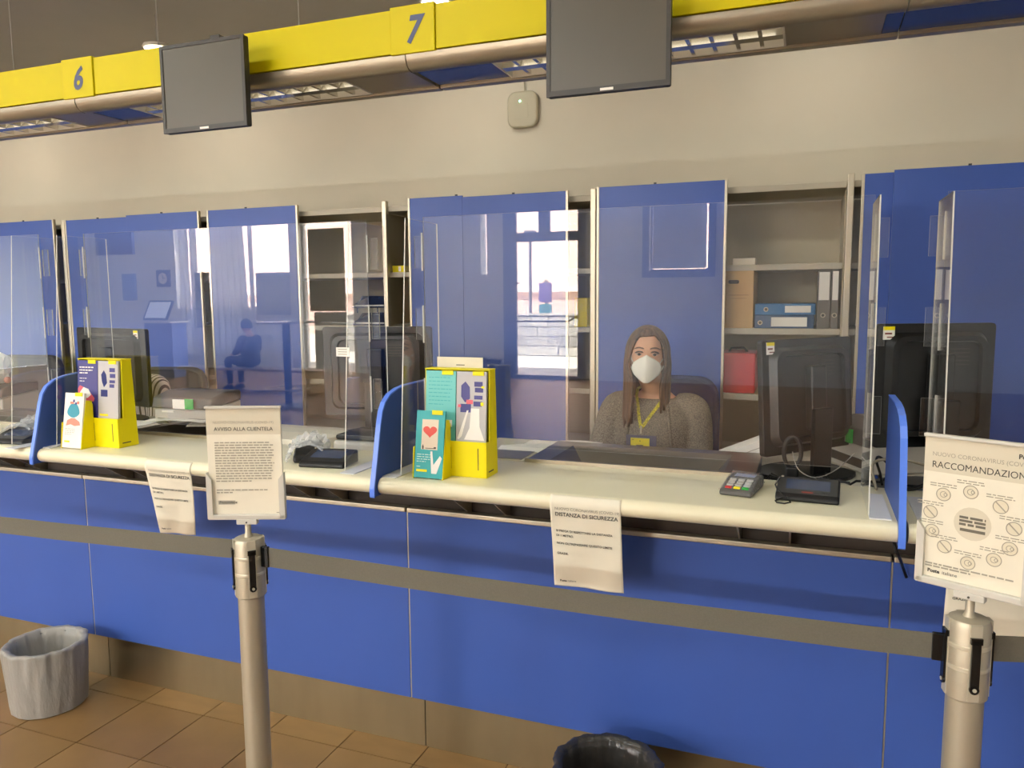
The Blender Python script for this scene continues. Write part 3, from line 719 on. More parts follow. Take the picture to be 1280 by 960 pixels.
def holder(dx, label):
    x0, x1 = -1.157+dx, -.930+dx
    t = thing('leaflet_holder', label, 'leaflet holder', ((x0+x1)/2, 2.22, 1.03))
    b = MB(); b.prism([(2.292, 1.0305), (2.300, 1.0305), (2.286, 1.368), (2.278, 1.368)], 'x', x0+.004, x1-.004); b.build('back_wall', m_yplas, t)
    for xs in (x0, x1-.004):
        b = MB(); b.prism([(2.205, 1.0305), (2.300, 1.0305), (2.286, 1.370), (2.240, 1.370), (2.232, 1.145), (2.205, 1.145)], 'x', xs, xs+.004); b.build('side_wall', m_yplas, t, bevel=.001)
    b = MB(); xm = (x0+x1)/2-.006; b.prism([(2.215, 1.0305), (2.294, 1.0305), (2.280, 1.345), (2.250, 1.345), (2.240, 1.145)], 'x', xm-.002, xm+.002) if False else b.box(xm-.0015, xm+.0015, 2.245, 2.29, 1.034, 1.30); b.build('middle_wall', m_yplas, t)
    b = MB(); b.box(x0+.004, x1-.004, 2.205, 2.209, 1.0305, 1.145); b.build('front_wall', m_yplas, t, bevel=.001)
    b = MB(); b.box(x0+.004, x1-.004, 2.209, 2.292, 1.0305, 1.034); b.build('bottom', m_yplas, t)
    b = MB(); b.box(x0+.004, x1-.004, 2.2095, 2.245, 1.138, 1.1425); b.build('ledge', m_yplas, t)
    b = MB(); b.box(x0, x1, 2.236, 2.288, 1.3705, 1.3735); b.build('top_strip', m_yplas, t)
    b = MB(); b.box(x1-.030, x1-.0275, 2.2042, 2.2052, 1.055, 1.125); b.box(x1-.125, x1-.1225, 2.2042, 2.2052, 1.055, 1.125); b.build('slit', m_ink, t)
    b = MB(); b.box(x1-.0005, x1+.0006, 2.222, 2.262, 1.046, 1.050); b.build('side_slit', m_ink, t)
    # small pocket in front
    b = MB(); b.prism([(2.139, 1.0305), (2.2045, 1.0305), (2.2045, 1.20), (2.190, 1.215), (2.176, 1.215)], 'x', x0+.101, x0+.104); b.build('pocket_side', m_yplas, t)
    b = MB(); b.prism([(2.139, 1.0305), (2.2045, 1.0305), (2.2045, 1.13), (2.15, 1.13)], 'x', x0-.002, x0+.001); b.build('pocket_side', m_yplas, t)
    b = MB(); b.prism([(2.185, 1.0305), (2.2045, 1.0305), (2.2045, 1.212), (2.200, 1.212)], 'x', x0+.001, x0+.101); b.build('pocket_back', m_yplas, t)
    return t
holder(0, 'yellow plastic leaflet holder with the heart leaflet, left of the cash tray')
holder(-1.540, 'yellow plastic leaflet holder by the dark monitor, with a navy leaflet')
teal = mat('print_teal', (40, 164, 164), .45); teal2 = mat('print_pale_teal', (110, 198, 190), .45); prgrey = mat('print_silver', (186, 182, 180), .4); navy = mat('print_navy', (60, 56, 124), .45)
pwhite = mat('print_white', (240, 234, 224), .45); pink = mat('print_pink', (226, 96, 110), .45); heart_red = mat('print_red', (226, 78, 62), .45); sand = mat('print_sand', (226, 206, 180), .45); ptxt = mat('print_pale_text', (196, 226, 216), .45)
rng = random.Random(8)
def tl(u0, u1, v0, n, dv, h=.012, last=.6):
    out = []
    for i in range(n):
        u = u0; end = u0+(u1-u0)*(last if i == n-1 else rng.uniform(.85, 1))
        while u < end-.02:
            w = min(rng.uniform(.05, .16), end-u); out.append(('r', u, v0+dv*i-h, u+w, v0+dv*i)); u += w+.03
    return out
HEART = [(.5+.30*(16*sin(a)**3)/16, .335-.085*(13*cos(a)-5*cos(2*a)-2*cos(3*a)-cos(4*a))/14) for a in [2*pi*i/36 for i in range(36)]]
leaflet(-1.154, 2.139, 1.034, .099, .213, 9, teal, [('picture', sand, [('r', .21, .13, .79, .58)]), ('heart', heart_red, [('p', [(.5+(u-.5)*.82, v-.03) for u, v in HEART])]),
        ('silhouettes', m_ink, [('r', .25, .545, .30, .575), ('p', [(.24, .545), (.31, .545), (.275, .50)]), ('r', .36, .553, .74, .563), ('r', .66, .535, .74, .555)]),
        ('text_lines', ptxt, tl(.08, .62, .66, 4, .035) + tl(.08, .3, .84, 1, .03)), ('ribbon', pwhite, [('p', [(.55, .60), (.62, .60), (.68, .80), (.90, .66), (.97, .70), (.80, .93), (.62, .93)])]),
        ('label_bar', m_yplas, [('r', .08, .875, .46, .91)])], 'teal leaflet with a red heart picture in front of the yellow holder')
leaflet(-1.150, 2.216, 1.143, .106, .224, 4.2, teal2, [('text_lines', teal, tl(.10, .92, .10, 8, .055, .008)), ('small_bottle', pwhite, [('r', .55, .70, .9, .80)])], 'pale teal text leaflet in the back of the yellow holder')
leaflet(-1.040, 2.215, 1.143, .103, .224, 4.0, prgrey, [('figures', navy, [('p', [(.16, .20), (.30, .14), (.45, .22), (.46, .38), (.30, .44), (.16, .36)]), ('r', .14, .46, .50, .58)]), ('blocks', navy, [('r', .60, .14, .88, .21), ('r', .62, .225, .90, .29), ('r', .60, .335, .88, .39), ('r', .58, .42, .86, .49)]),
        ('red_print', pink, [('r', .34, .40, .56, .46), ('r', .06, .47, .16, .51)]), ('curtain_shape', pwhite, [('p', [(.50, .52), (.78, .52), (.80, .78), (.96, .97), (.28, .97), (.46, .80)]), ('p', [(.36, .55), (.42, .55), (.20, .92), (.10, .97), (.05, .96)])]), ('yellow_marks', m_yplas, [('r', .84, .20, .94, .23), ('r', .82, .43, .92, .48)])],
        'silver leaflet with navy blocks leaning in the holder with the heart leaflet')
leaflet(-2.694, 2.139, 1.034, .099, .213, 9, mat('print_offwhite', (238, 230, 220), .45), [('blob', mat('print_blue_teal', (28, 140, 160), .45), [('p', [(.5+.32*cos(a)*(1+.1*sin(3*a)), .32+.13*sin(a)) for a in [2*pi*i/20 for i in range(20)]])]),
        ('red_print', mat('print_coral', (224, 130, 106), .45), [('p', [(.2, .50), (.4, .46), (.6, .46), (.85, .52), (.9, .58), (.6, .60), (.4, .57), (.15, .60)]), ('r', .3, .16, .5, .20), ('r', .66, .15, .78, .20)]), ('dark_marks', navy, [('r', .45, .12, .54, .17), ('r', .56, .17, .66, .21)]), ('text_lines', m_inkmid, tl(.12, .7, .66, 4, .032, .008)), ('label_bar', m_yplas, [('r', .12, .87, .40, .90)])],
        'white leaflet with a teal blob drawing in front of the holder')
leaflet(-2.690, 2.216, 1.143, .106, .224, 4.2, navy, [('text_lines', pwhite, tl(.10, .85, .13, 3, .05, .02) + tl(.10, .5, .32, 2, .05, .012)), ('coat', pink, [('p', [(.02, .50), (.12, .44), (.5, .50), (.85, .66), (.8, .72), (.05, .70)])]), ('face', pwhite, [('p', [(.12, .56), (.3, .47), (.55, .50), (.68, .60), (.5, .66), (.15, .64)])])], 'navy leaflet with white text lines behind the white leaflet')
leaflet(-2.580, 2.215, 1.143, .103, .224, 4.0, prgrey, [('figures', m_inkblue, [('p', [(.16, .24), (.30, .16), (.42, .24), (.46, .38), (.30, .46), (.2, .36)]), ('r', .14, .50, .48, .62)]), ('blocks', navy, [('r', .58, .12, .86, .19), ('r', .60, .22, .88, .29), ('r', .58, .33, .86, .38), ('r', .58, .40, .82, .46)]), ('label_bar', m_yplas, [('r', .08, .92, .50, .955)])],
        'silver leaflet with navy blocks leaning in the holder with the navy leaflet')
t = thing('info_card', 'cream card standing behind the yellow holder with the heart leaflet', 'card', (-1.07, 2.304, 1.03))
b = MB(); b.prism([(2.303, 1.0305), (2.305, 1.0305), (2.316, 1.405), (2.314, 1.405)], 'x', -1.150, -.985); b.build('sheet', m_paper, t)
b = MB(); b.box(-1.08, -1.05, 2.3122, 2.3132, 1.378, 1.3805); b.build('print_line', m_ink, t)

# ================================================================== things on the counter
t = thing('payment_terminal', 'film-wrapped card payment terminal with coloured keys in front of the cash tray', 'card terminal', (-.163, 2.312, 1.03), (0, 0, rad(-9)))
M = WM[t.name]
def LT(mb, M): mb.v = [M @ p for p in mb.v]; return mb
b = MB(); b.prism([(-.080, .001), (.078, .001), (.078, .036), (.02, .036), (-.072, .018), (-.080, .012)], 'x', -.046, .046); LT(b, M).build('body', m_pdark, t, bevel=.006, seg=3)
def top(y): return .0363 if y > .02 else .0183+(y+.072)*.196
b = MB(); b.add([(-.030, .024, .0368), (.030, .024, .0368), (.030, .066, .0368), (-.030, .066, .0368)], [(0, 1, 2, 3)]); LT(b, M).build('display', mat('lcd_blue', (168, 180, 214), .3), t)
m_key = mat('key_grey', (196, 192, 186), .5)
for i in range(3):
    for j in range(4):
        y = -.060+.0185*j; z = top(y)
        mm = ({0: m_red, 1: m_yplas, 2: m_green}[i] if j == 0 else m_key)
        b = MB(); b.obox(Matrix.Translation((-.024+.024*i, y, z+.0015)) @ Matrix.Rotation(rad(11), 4, 'X'), .018, .011, .005); LT(b, M).build('key', mm, t, bevel=.001)
b = MB(); b.box(-.034, .034, -.0785, -.0775, .005, .010); LT(b, M).build('card_slot', m_blackg, t)
rng = random.Random(5)
def film(u, v):
    x = -.050+.100*u; y = -.078+.160*v; e = min(u, 1-u, v, 1-v)
    z = top(y)+.0055 if e > .06 else .014
    return M @ Vector((x+.002*rng.random(), y+.002*rng.random(), z+.003*rng.random()))
m_filmc = acrylic('crinkled_film', (.97, .97, .97), 1.4, .07)
b = MB(); b.grid(film, 14, 20); b.build('plastic_film', m_filmc, t)

def sign_pad(x, y, yaw, label, stylus=True, s=1.0, mark=False):
    t = thing('signature_pad', label, 'signature pad', (x, y, 1.03), (0, 0, yaw), group=None); M = WM[t.name]
    b = MB(); b.prism([(-.062, .0005), (.062, .0005), (.062, .042), (.05, .046), (-.05, .022), (-.062, .012)], 'x', -.083, .083); LT(b, M).build('body', m_black, t, bevel=.005, seg=3)
    Mr = M @ Matrix.Translation((0, .006, .0345)) @ Matrix.Rotation(rad(13.5), 4, 'X')
    b = MB(); b.obox(Mr, .118, .062, .002); b.build('display', mat('lcd_dark', (54, 66, 92), .15), t, bevel=.0005)
    if mark:
      b = MB(); b.obox(M @ Matrix.Translation((0, -.040, .0247)) @ Matrix.Rotation(rad(13.5), 4, 'X'), .03, .006, .0012); b.build('red_mark', mat('pad_red', (150, 60, 50), .5), t)
    b = MB(); b.ball(M @ Vector((-.072, .047, .0455)), .004, n=10, m=8); b.build('hook', m_alu, t)
    if stylus:
        b = MB(); b.tube([M @ Vector(p) for p in [(-.080, .035, .044), (-.088, .0, .03), (-.078, -.04, .024), (-.05, -.066, .012), (-.04, -.085, .004), (-.055, -.100, .003), (-.075, -.096, .003), (-.08, -.082, .004), (-.062, -.066, .010)]], .0022, 8); b.build('stylus_cord', m_blackg, t, smooth=60)
    return t
sign_pad(.018, 2.290, rad(-3), 'black signature pad with corded stylus beside the payment terminal', mark=True)
sign_pad(-1.530, 2.225, rad(8), 'black signature pad beside the crinkled plastic film', False)
# film-wrapped handset and pads further left
t = thing('wrapped_terminal', 'black card terminal in crinkled clear film beside the customer notice', 'card terminal', (-1.66, 2.29, 1.03), (0, 0, rad(30))); M = WM[t.name]
b = MB(); b.prism([(-.085, .0005), (.08, .0005), (.08, .05), (.03, .055), (-.075, .028), (-.085, .018)], 'x', -.045, .045); LT(b, M).build('body', m_black, t, bevel=.008, seg=3)
rng = random.Random(11)
def film2(u, v):
    a = (u-.5)*pi*1.1; y = -.09+.18*v
    r = .062+.014*rng.random(); pk = .035*math.exp(-((v-.75)/.12)**2)*rng.random()
    return M @ Vector((r*sin(a)*1.0, y+.008*rng.random(), max(.002, r*cos(a)*.75+.012+pk)))
b = MB(); b.grid(film2, 18, 22); b.build('plastic_film', acrylic('crinkled_film_b', (.97, .97, .97), 1.4, .38), t)
t = thing('wrapped_terminal', 'black card terminal in crinkled film at the far left edge', 'card terminal', (-3.06, 2.28, 1.03), (0, 0, rad(20))); M = WM[t.name]
b = MB(); b.prism([(-.085, .0005), (.08, .0005), (.08, .05), (.03, .055), (-.075, .028), (-.085, .018)], 'x', -.045, .045); LT(b, M).build('body', m_black, t, bevel=.008, seg=3)
rng = random.Random(12); b = MB(); b.grid(film2, 18, 22); b.build('plastic_film', MATS['crinkled_film_b'], t)
sign_pad(-2.99, 2.185, rad(5), 'black signature pad at the far left edge of the counter', True)
# ================================================================== desk equipment behind the screens
def computer(x, y, zc, w, h, yaw, tilt, zdesk, label, sticker=0, low=False):
    """flat monitor seen from behind: x,y of its foot, zc height of the middle of the case"""
    t = thing('computer_monitor', label, 'monitor', (x, y, zdesk), (0, 0, yaw)); M0 = WM[t.name]
    M = M0 @ Matrix.Translation((0, 0, zc-zdesk)) @ Matrix.Rotation(rad(tilt), 4, 'X')
    b = MB(); b.prism([(u, v) for u, v in rrect(w, h, .012, 3)], 'y', 0, .022); LT(b, M).build('case', m_black, t, bevel=.003)
    b = MB(); b.add([(-w/2+.012, .0225, -h/2+.015), (w/2-.012, .0225, -h/2+.015), (w/2-.012, .0225, h/2-.012), (-w/2+.012, .0225, h/2-.012)], [(0, 1, 2, 3)]); LT(b, M).build('screen', mat('desk_screen', (60, 66, 80), .2), t)
    # raised back shell with a sunk middle
    o = rrect(w*.80, h*.80, .04, 5); i_ = rrect(w*.70, h*.72, .03, 5); n = len(o)
    b = MB(); b.add([(u, 0, v) for u, v in rrect(w*.86, h*.86, .04, 5)]+[(u, -.024, v) for u, v in o]+[(u, -.026, v) for u, v in i_]+[(u*.98, -.012, v*.98) for u, v in i_], [])
    for k in range(3):
        for q in range(n):
            q2 = (q+1) % n; b.f.append([k*n+q, k*n+q2, (k+1)*n+q2, (k+1)*n+q]); b.mi.append(0)
    b.f.append([3*n+q for q in range(n)]); b.mi.append(0)
    LT(b, M).build('back_shell', m_black, t, smooth=35)
    b = MB(); b.box(-.012*3, .036, -.045, -.012, -h*.30, h*.26); LT(b, M).build('neck_cover', m_black, t, bevel=.006)
    for q in range(5):
        b = MB(); zz = h*.30-.012*q; b.box(w*.10, w*.26, -.0135, -.0115, zz-.003, zz); LT(b, M).build('vent_slot', m_bezel, t)
    b = MB(); b.box(-.012, .03, -.0012, .001, h*.43, h*.445); LT(b, M).build('maker_plate', m_bezel, t)
    b = MB(); b.prism([(-.045, -.065), (-.040, -.045), (.04, -.045), (.045, -.065)], 'z', .012, zc-zdesk-h*.1); LT(b, M0).build('stand', m_black, t, bevel=.004)
    b = MB(); b.prism([(.17*cos(a), .03+.12*sin(a)-(.05 if sin(a) < -.5 else 0)) for a in [2*pi*q/28 for q in range(28)]], 'z', .0, .014); LT(b, M0).build('foot', m_black, t, bevel=.004)
    if sticker:
        u = -w*.465 if sticker > 0 else w*.36
        b = MB(); b.box(u, u+.036, -.0068, -.0050, h*.5-.048, h*.5-.008); s = LT(b, M).build('inventory_sticker', m_paperw, t)
        b = MB(); b.box(u, u+.036, -.0074, -.0066, h*.5-.019, h*.5-.008); LT(b, M).build('sticker_band', m_yplas, s)
        b = MB(); b.box(u+.005, u+.027, -.0074, -.0066, h*.5-.032, h*.5-.027); b.box(u+.012, u+.034, -.0074, -.0066, h*.5-.042, h*.5-.039); LT(b, M).build('sticker_print', mat('sticker_red', (120, 50, 40), .6), s)
    return t
computer(.015, 2.80, 1.262, .44, .385, rad(50), -4, .985, 'black monitor seen from behind, right of the seated woman', 1)
computer(.375, 2.68, 1.318, .375, .385, rad(24), 0, .985, 'tall black monitor seen from behind beyond the edge-on divider', 1)
computer(-3.30, 2.93, 1.268, .62, .385, rad(-12), 0, .985, 'wide dark monitor seen from behind above the navy leaflet', -1)
computer(-1.79, 3.0, 1.275, .50, .40, rad(14), 0, .985, 'dark monitor seen from behind beyond the left side of the heart leaflet screen')

t = thing('desk_scanner', 'flat black and silver scanner on the desk behind the signature pad', 'scanner', (-1.63, 2.72, .985))
b = MB(); b.box(-1.77, -1.46, 2.60, 2.82, .986, 1.035); b.build('body', m_pgrey, t, bevel=.015, seg=3)
b = MB(); b.box(-1.76, -1.47, 2.61, 2.81, 1.036, 1.058); b.build('lid', m_black, t, bevel=.008)

def printer(x, y, yaw, label, w=.33):
    t = thing('slip_printer', label, 'printer', (x, y, .985), (0, 0, yaw), group='slip printers on the staff desks'); M = WM[t.name]
    b = MB(); b.prism([(-.10, .001), (.12, .001), (.12, .12), (-.10, .095)], 'x', -w/2, w/2); LT(b, M).build('body', m_pgrey, t, bevel=.006)
    b = MB(); b.prism([(-.115, .098), (.12, .122), (.12, .17), (.0, .175), (-.10, .15)], 'x', -w/2-.006, w/2+.006); LT(b, M).build('cover', m_pdark, t, bevel=.01, seg=3)
    b = MB(); b.box(-w/2+.02, w/2-.02, -.104, -.098, .020, .05); LT(b, M).build('paper_slot', m_bezel, t)
    b = MB(); b.box(-w*.12, w*.09, -.120, -.114, .100, .145); s = LT(b, M).build('asset_label', m_paperw, t)
    b = MB(); b.box(w*.09, w*.23, -.1205, -.1145, .100, .148); LT(b, M).build('green_tag', m_green, t)
    b = MB(); b.box(-w*.36, -w*.16, -.1025, -.0995, .078, .088); LT(b, M).build('name_plate', m_white, t)
    return t
printer(-2.78, 2.95, rad(4), 'grey slip printer with green tag above the loose papers')
printer(-4.18, 2.95, rad(2), 'grey slip printer at the left edge under the white bag')
printer(.235, 3.00, rad(-62), 'grey slip printer with green tag between the two black monitors', .26)

def sheet(name, label, x, y, z, w, l, yaw, seed, amp=.012, m=m_paperw, lift=0, cat='paper', group=None):
    t = thing(name, label, cat, (x, y, z), (0, 0, yaw), group=group); M = WM[t.name]; R_ = random.Random(seed); f = [R_.uniform(6, 20) for _ in range(4)]; p = [R_.uniform(0, 6) for _ in range(4)]
    def fn(u, v):
        X, Y = (u-.5)*w, (v-.5)*l
        zz = amp*(.5+.5*sin(f[0]*X+f[1]*Y+p[0]))+amp*.6*(.5+.5*sin(f[2]*Y-f[3]*X+p[1]))+lift*u
        return M @ Vector((X, Y, .001+zz))
    b = MB(); b.grid(fn, 14, 14); b.build('paper', m, t, smooth=60, solid=.0006)
sheet('loose_paper', 'crumpled white paper lying on the tray before the grey printer', -2.62, 2.70, 1.040, .30, .21, rad(15), 1, .022)
sheet('loose_paper', 'folded white paper beside the yellow holder with the navy leaflet', -2.78, 2.60, 1.040, .22, .20, rad(-30), 2, .018)
sheet('loose_paper', 'cream paper under the crumpled sheet by the grey printer', -2.47, 2.74, 1.040, .24, .18, rad(35), 3, .006, m_paper)
sheet('loose_paper', 'white paper lying on the left end of the woman\'s cash tray', -1.02, 2.82, .987, .24, .20, rad(10), 4, .020)
sheet('loose_paper', 'second white paper overlapping the cash tray rim left of the woman', -.90, 2.93, .990, .26, .20, rad(-8), 5, .020)
t = thing('writing_board', 'white flat board lying on the desk behind the wrapped terminal', 'board', (-1.93, 2.68, .985))
b = MB(); b.prism([(-2.22, 2.52), (-1.84, 2.52), (-1.70, 2.78), (-2.22, 2.78)], 'z', .986, 1.042); b.build('board', mat('board_white', (228, 220, 200), .5), t, bevel=.004)
t = thing('pen_tray', 'cream shallow pen tray at the left end of the cash tray', 'tray', (-1.02, 2.57, .985))
b = MB(); b.box(-1.16, -.915, 2.50, 2.66, .986, 1.030); b.build('tray', m_cream, t, bevel=.004)
b = MB(); b.box(-1.15, -.925, 2.51, 2.65, 1.0305, 1.033); b.build('rim_line', m_alu, t)
t = thing('white_envelope', 'white paper stack leaning beside the black monitor', 'paper stack', (-.23, 2.98, .987), (0, rad(-24), rad(0))); M = WM[t.name]
b = MB(); b.box(-.06, .16, -.07, .07, .0, .045); LT(b, M).build('papers', m_paperw, t); b = MB(); b.box(-.0605, .1605, -.0705, .0705, .020, .022); LT(b, M).build('fold_line', m_inkmid, t)
def cable(label, pts, r=.004, m=None):
    P = [Vector(p) for p in pts]; out = []
    for i in range(len(P)-1):                                   # smooth the run
        p0, p1, p2, p3 = P[max(i-1, 0)], P[i], P[i+1], P[min(i+2, len(P)-1)]
        for k in range(6):
            q = k/6; out.append(.5*((2*p1)+(p2-p0)*q+(2*p0-5*p1+4*p2-p3)*q*q+(3*p1-p0-3*p2+p3)*q**3))
    out.append(P[-1]); o = MB().tube(out, r, 8).build('cable', m or m_black, smooth=60)
    o['label'] = label; o['category'] = 'cable'
cable('black cable from the signature pad back to the monitor foot', [(.04, 2.357, 1.055), (.05, 2.42, 1.036), (.08, 2.47, 1.034), (.16, 2.55, 1.0), (.26, 2.68, .99), (.30, 2.85, .989)])
cable('thick black cable looping onto the counter by the edge-on divider', [(.225, 2.50, 1.036), (.222, 2.54, 1.06), (.215, 2.60, 1.09), (.235, 2.66, 1.085), (.30, 2.75, 1.01), (.33, 2.9, .99)])
cable('grey cable bent over the desk behind the edge-on divider', [(.205, 2.44, 1.034), (.197, 2.50, 1.075), (.21, 2.54, 1.098), (.28, 2.58, 1.10), (.36, 2.60, 1.08)], .0045, mat('cable_grey', (150, 140, 120), .5))
cable('black cable curving from the tall monitor to the right divider', [(.27, 2.46, 1.034), (.31, 2.48, 1.036), (.36, 2.50, 1.06), (.42, 2.54, 1.10), (.46, 2.60, 1.15)], .006)
cable('thin white cable in front of the black monitor', [(-.03, 2.60, 1.10), (-.01, 2.57, 1.05), (.04, 2.56, 1.03), (.10, 2.60, 1.05), (.16, 2.70, 1.09)], .0014, mat('cable_white', (150, 146, 138), .5))
cable('black cord hanging below the counter lip by the right seam', [(.225, 2.20, .975), (.235, 2.17, .94), (.25, 2.20, .905), (.262, 2.25, .87), (.275, 2.275, .835)], .004)
t = thing('cable_bundle', 'tangled black cables and adapter under the black monitor', 'cable bundle', (.0, 2.58, .985)); t['kind'] = 'stuff'
rng = random.Random(21); b = MB()
for q in range(6):
    a0 = rng.uniform(-.10, .2); pts = [(a0+rng.uniform(-.03, .03)+.03*k*(1 if q % 2 else -1), 2.56+.05*rng.random()+.012*k, .992+.03*rng.random()) for k in range(7)]
    b.tube(pts, .004, 6)
ob = b.build('cords', m_black, t, smooth=60); ob['kind'] = 'stuff'
t = thing('headset', 'black looped headset standing under the black monitor', 'headset', (.0, 2.60, .985))
b = MB(); b.tube([(-.03+.026*cos(a), 2.60, 1.098+.050*sin(a)) for a in [2*pi*k/24 for k in range(24)]], .007, 8, closed=True); b.build('band', m_black, t, smooth=60)
b = MB(); b.box(-.05, -.01, 2.585, 2.615, .987, 1.052); b.build('rest', m_black, t, bevel=.006)

# crumpled bag and pink ball by the left edge
t = thing('crumpled_bag', 'crumpled white and green plastic bag by the left edge', 'bag', (-4.14, 2.93, 1.16)); rng = random.Random(2)
def bagfn(u, v):
    a = 2*pi*u; th = pi*v; r = .075*(1+.30*sin(3*a+2*th)+.18*rng.random())
    return Vector((-4.14+r*sin(th)*cos(a), 2.93+r*sin(th)*sin(a)*.8, 1.235-.085*cos(th)*(1+.1*rng.random())))
b = MB(); b.grid(bagfn, 18, 12, True); b.build('film_body', mat('bag_white', (226, 224, 216), .5), t)
b = MB(); b.ball((-4.12, 2.87, 1.19), .05, .03, .03); b.build('green_print', mat('bag_green', (150, 210, 170), .5), t)
t = thing('pink_ball', 'small pinkish ball on the printer at the left edge', 'ball', (-4.02, 2.90, 1.16))
b = MB(); b.ball((-4.02, 2.90, 1.178), .018); b.build('ball', mat('ball_pink', (206, 140, 122), .6), t, smooth=80)

# ================================================================== things in the cabinets
t = thing('archive_box', 'brown cardboard archive box with finger hole on the cabinet shelf', 'box', (-.31, 3.98, 1.443))
b = MB(); b.box(-.375, -.243, 3.875, 4.18, 1.4435, 1.718); b.build('box', m_card, t, bevel=.003)
b = MB(); b.prism([(-.335+x, 1.665+z) for x, z in rrect(.05, .018, .008)], 'y', 3.873, 3.8756); b.build('finger_hole', m_ink, t)
b = MB(); b.box(-.355, -.265, 3.8735, 3.8756, 1.600, 1.604); b.box(-.345, -.275, 3.8735, 3.8756, 1.585, 1.588); b.build('print', mat('card_print', (176, 140, 94), .8), t)
def binder(label, x0, x1, z0, z1, m, lx0, lx1, lz0, lz1, ring, y0=3.89, dep=.30):
    t = thing('ring_binder', label, 'binder', ((x0+x1)/2, y0, z0)); b = MB(); b.box(x0, x1, y0, y0+dep, z0, z1); b.build('cover', m, t, bevel=.003)
    b = MB(); b.box(lx0, lx1, y0-.001, y0+.001, lz0, lz1); b.build('spine_label', m_paperw, t)
    b = MB(); b.cyl((ring[0], y0-.002, ring[1]), (ring[0], y0+.002, ring[1]), .011, 18); b.cyl((ring[0], y0-.0025, ring[1]), (ring[0], y0+.0, ring[1]), .007, 18, mi=1); b.build('finger_ring', [m_alu, m_ink], t)
m_bind = mat('binder_blue', (36, 106, 160), .5); m_bindd = mat('binder_dark_blue', (34, 72, 112), .5); m_bindg = mat('binder_grey', (110, 104, 96), .55)
binder('blue ring binder lying flat on top of the dark blue one', -.236, .036, 1.507, 1.560, m_bind, -.10, .015, 1.518, 1.550, (-.185, 1.533))
binder('dark blue ring binder lying flat under the blue one', -.236, .030, 1.4435, 1.5065, m_bindd, -.16, .0, 1.452, 1.496, (-.21, 1.47), 3.885)
binder('grey ring binder standing next to the flat blue binders', .042, .098, 1.4435, 1.728, m_bindg, .047, .092, 1.575, 1.705, (.068, 1.505), 3.89)
binder('grey ring binder standing at the end beside the cabinet post', .101, .133, 1.4435, 1.730, m_bindg, .105, .130, 1.575, 1.708, (.117, 1.505), 3.89)
t = thing('red_case', 'red plastic carrying case on the shelf below the archive box', 'case', (-.30, 4.0, 1.125))
b = MB(); b.box(-.40, -.226, 3.89, 4.15, 1.1255, 1.322); b.build('case', m_red, t, bevel=.008)
b = MB(); b.tube([(-.36, 4.0, 1.318), (-.35, 4.0, 1.338), (-.29, 4.0, 1.342), (-.27, 4.0, 1.318)], .006, 8); b.build('handle', m_ink, t, smooth=60)
b = MB(); b.box(-.395, -.235, 3.888, 3.891, 1.315, 1.3205); b.build('seam', mat('red_light', (220, 70, 66), .4), t)
t = thing('paper_packet', 'small pale packet on the top shelf behind the woman', 'packet', (-.29, 3.95, 1.745))
b = MB(); b.box(-.345, -.24, 3.90, 4.05, 1.7455, 1.778); b.build('packet', m_paper, t, bevel=.004)
t = thing('yellow_folder', 'yellow folder standing in the gap between cabinet doors', 'folder', (-1.09, 3.95, 1.443))
b = MB(); b.box(-1.135, -1.066, 3.89, 4.18, 1.4435, 1.594); b.build('folder', m_yplas, t, bevel=.003)
t = thing('yellow_box', 'small yellow box on the shelf left of the wide blue door', 'box', (-2.16, 3.95, 1.745))
b = MB(); b.box(-2.20, -2.125, 3.88, 4.0, 1.7455, 1.782); b.build('box', m_yplas, t, bevel=.003); b = MB(); b.box(-2.16, -2.145, 3.8785, 3.8805, 1.75, 1.778); b.build('label', m_paperw, t)
for k, (z, lab) in enumerate(((1.545, 'upper black letter tray in the open cabinet'), (1.4435, 'lower black letter tray in the open cabinet'))):
    t = thing('letter_tray', lab, 'letter tray', (-2.375, 4.0, z), group='black letter trays in the open cabinet')
    x0, x1 = -2.49, -2.262
    b = MB(); b.box(x0, x1, 3.90, 4.20, z+.0005, z+.010); b.build('base', m_black, t, bevel=.003)
    for xs in (x0, x1-.008):
        b = MB(); b.prism([(3.93, z+.008), (4.20, z+.008), (4.20, z+.07), (4.02, z+.07)], 'x', xs, xs+.008); b.build('side', m_black, t)
    b = MB(); b.box(x0, x1, 4.192, 4.20, z+.008, z+.07); b.build('back', m_black, t)
    b = MB(); b.prism([(3.902, z+.0185), (4.19, z+.0185), (4.19, z+.058), (4.06, z+.058), (3.94, z+.030)], 'x', x0+.010, x1-.010); b.build('forms_stack', mat('dark_forms', (40, 40, 42), .7), t)
    if k == 0:
        b = MB()
        for xs in (x0+.004, x1-.010):
            for yy in (3.95, 4.18): b.box(xs, xs+.006, yy, yy+.006, 1.515, 1.546)
        b.build('riser', m_black, t)
    b = MB(); b.box(x0+.02, x1-.02, 3.91, 4.18, z+.0105, z+.018); b.build('papers', m_paperw, t)
sheet('loose_paper', 'white papers lying on the shelf left of the letter trays', -2.60, 3.99, 1.444, .20, .22, rad(12), 7, .012)
sheet('loose_paper', 'small papers on the shelf beside the wide blue door', -2.15, 3.98, 1.444, .12, .18, rad(-10), 8, .008)
t = thing('small_card', 'small white printed card stuck on the screen by the letter trays', 'card', at(429, 441, 2.155))
c1 = at(429, 440, 2.158); b = MB(); b.box(-1.4145-.028, -1.4145+.022, 2.16, 2.161, c1.z-.015, c1.z+.015); b.build('card', m_paperw, t)
b = MB()
for q in range(3): b.box(-1.4345, -1.4005, 2.1592, 2.1602, c1.z-.009+.008*q, c1.z-.0065+.008*q)
b.build('print_line', m_inkmid, t)

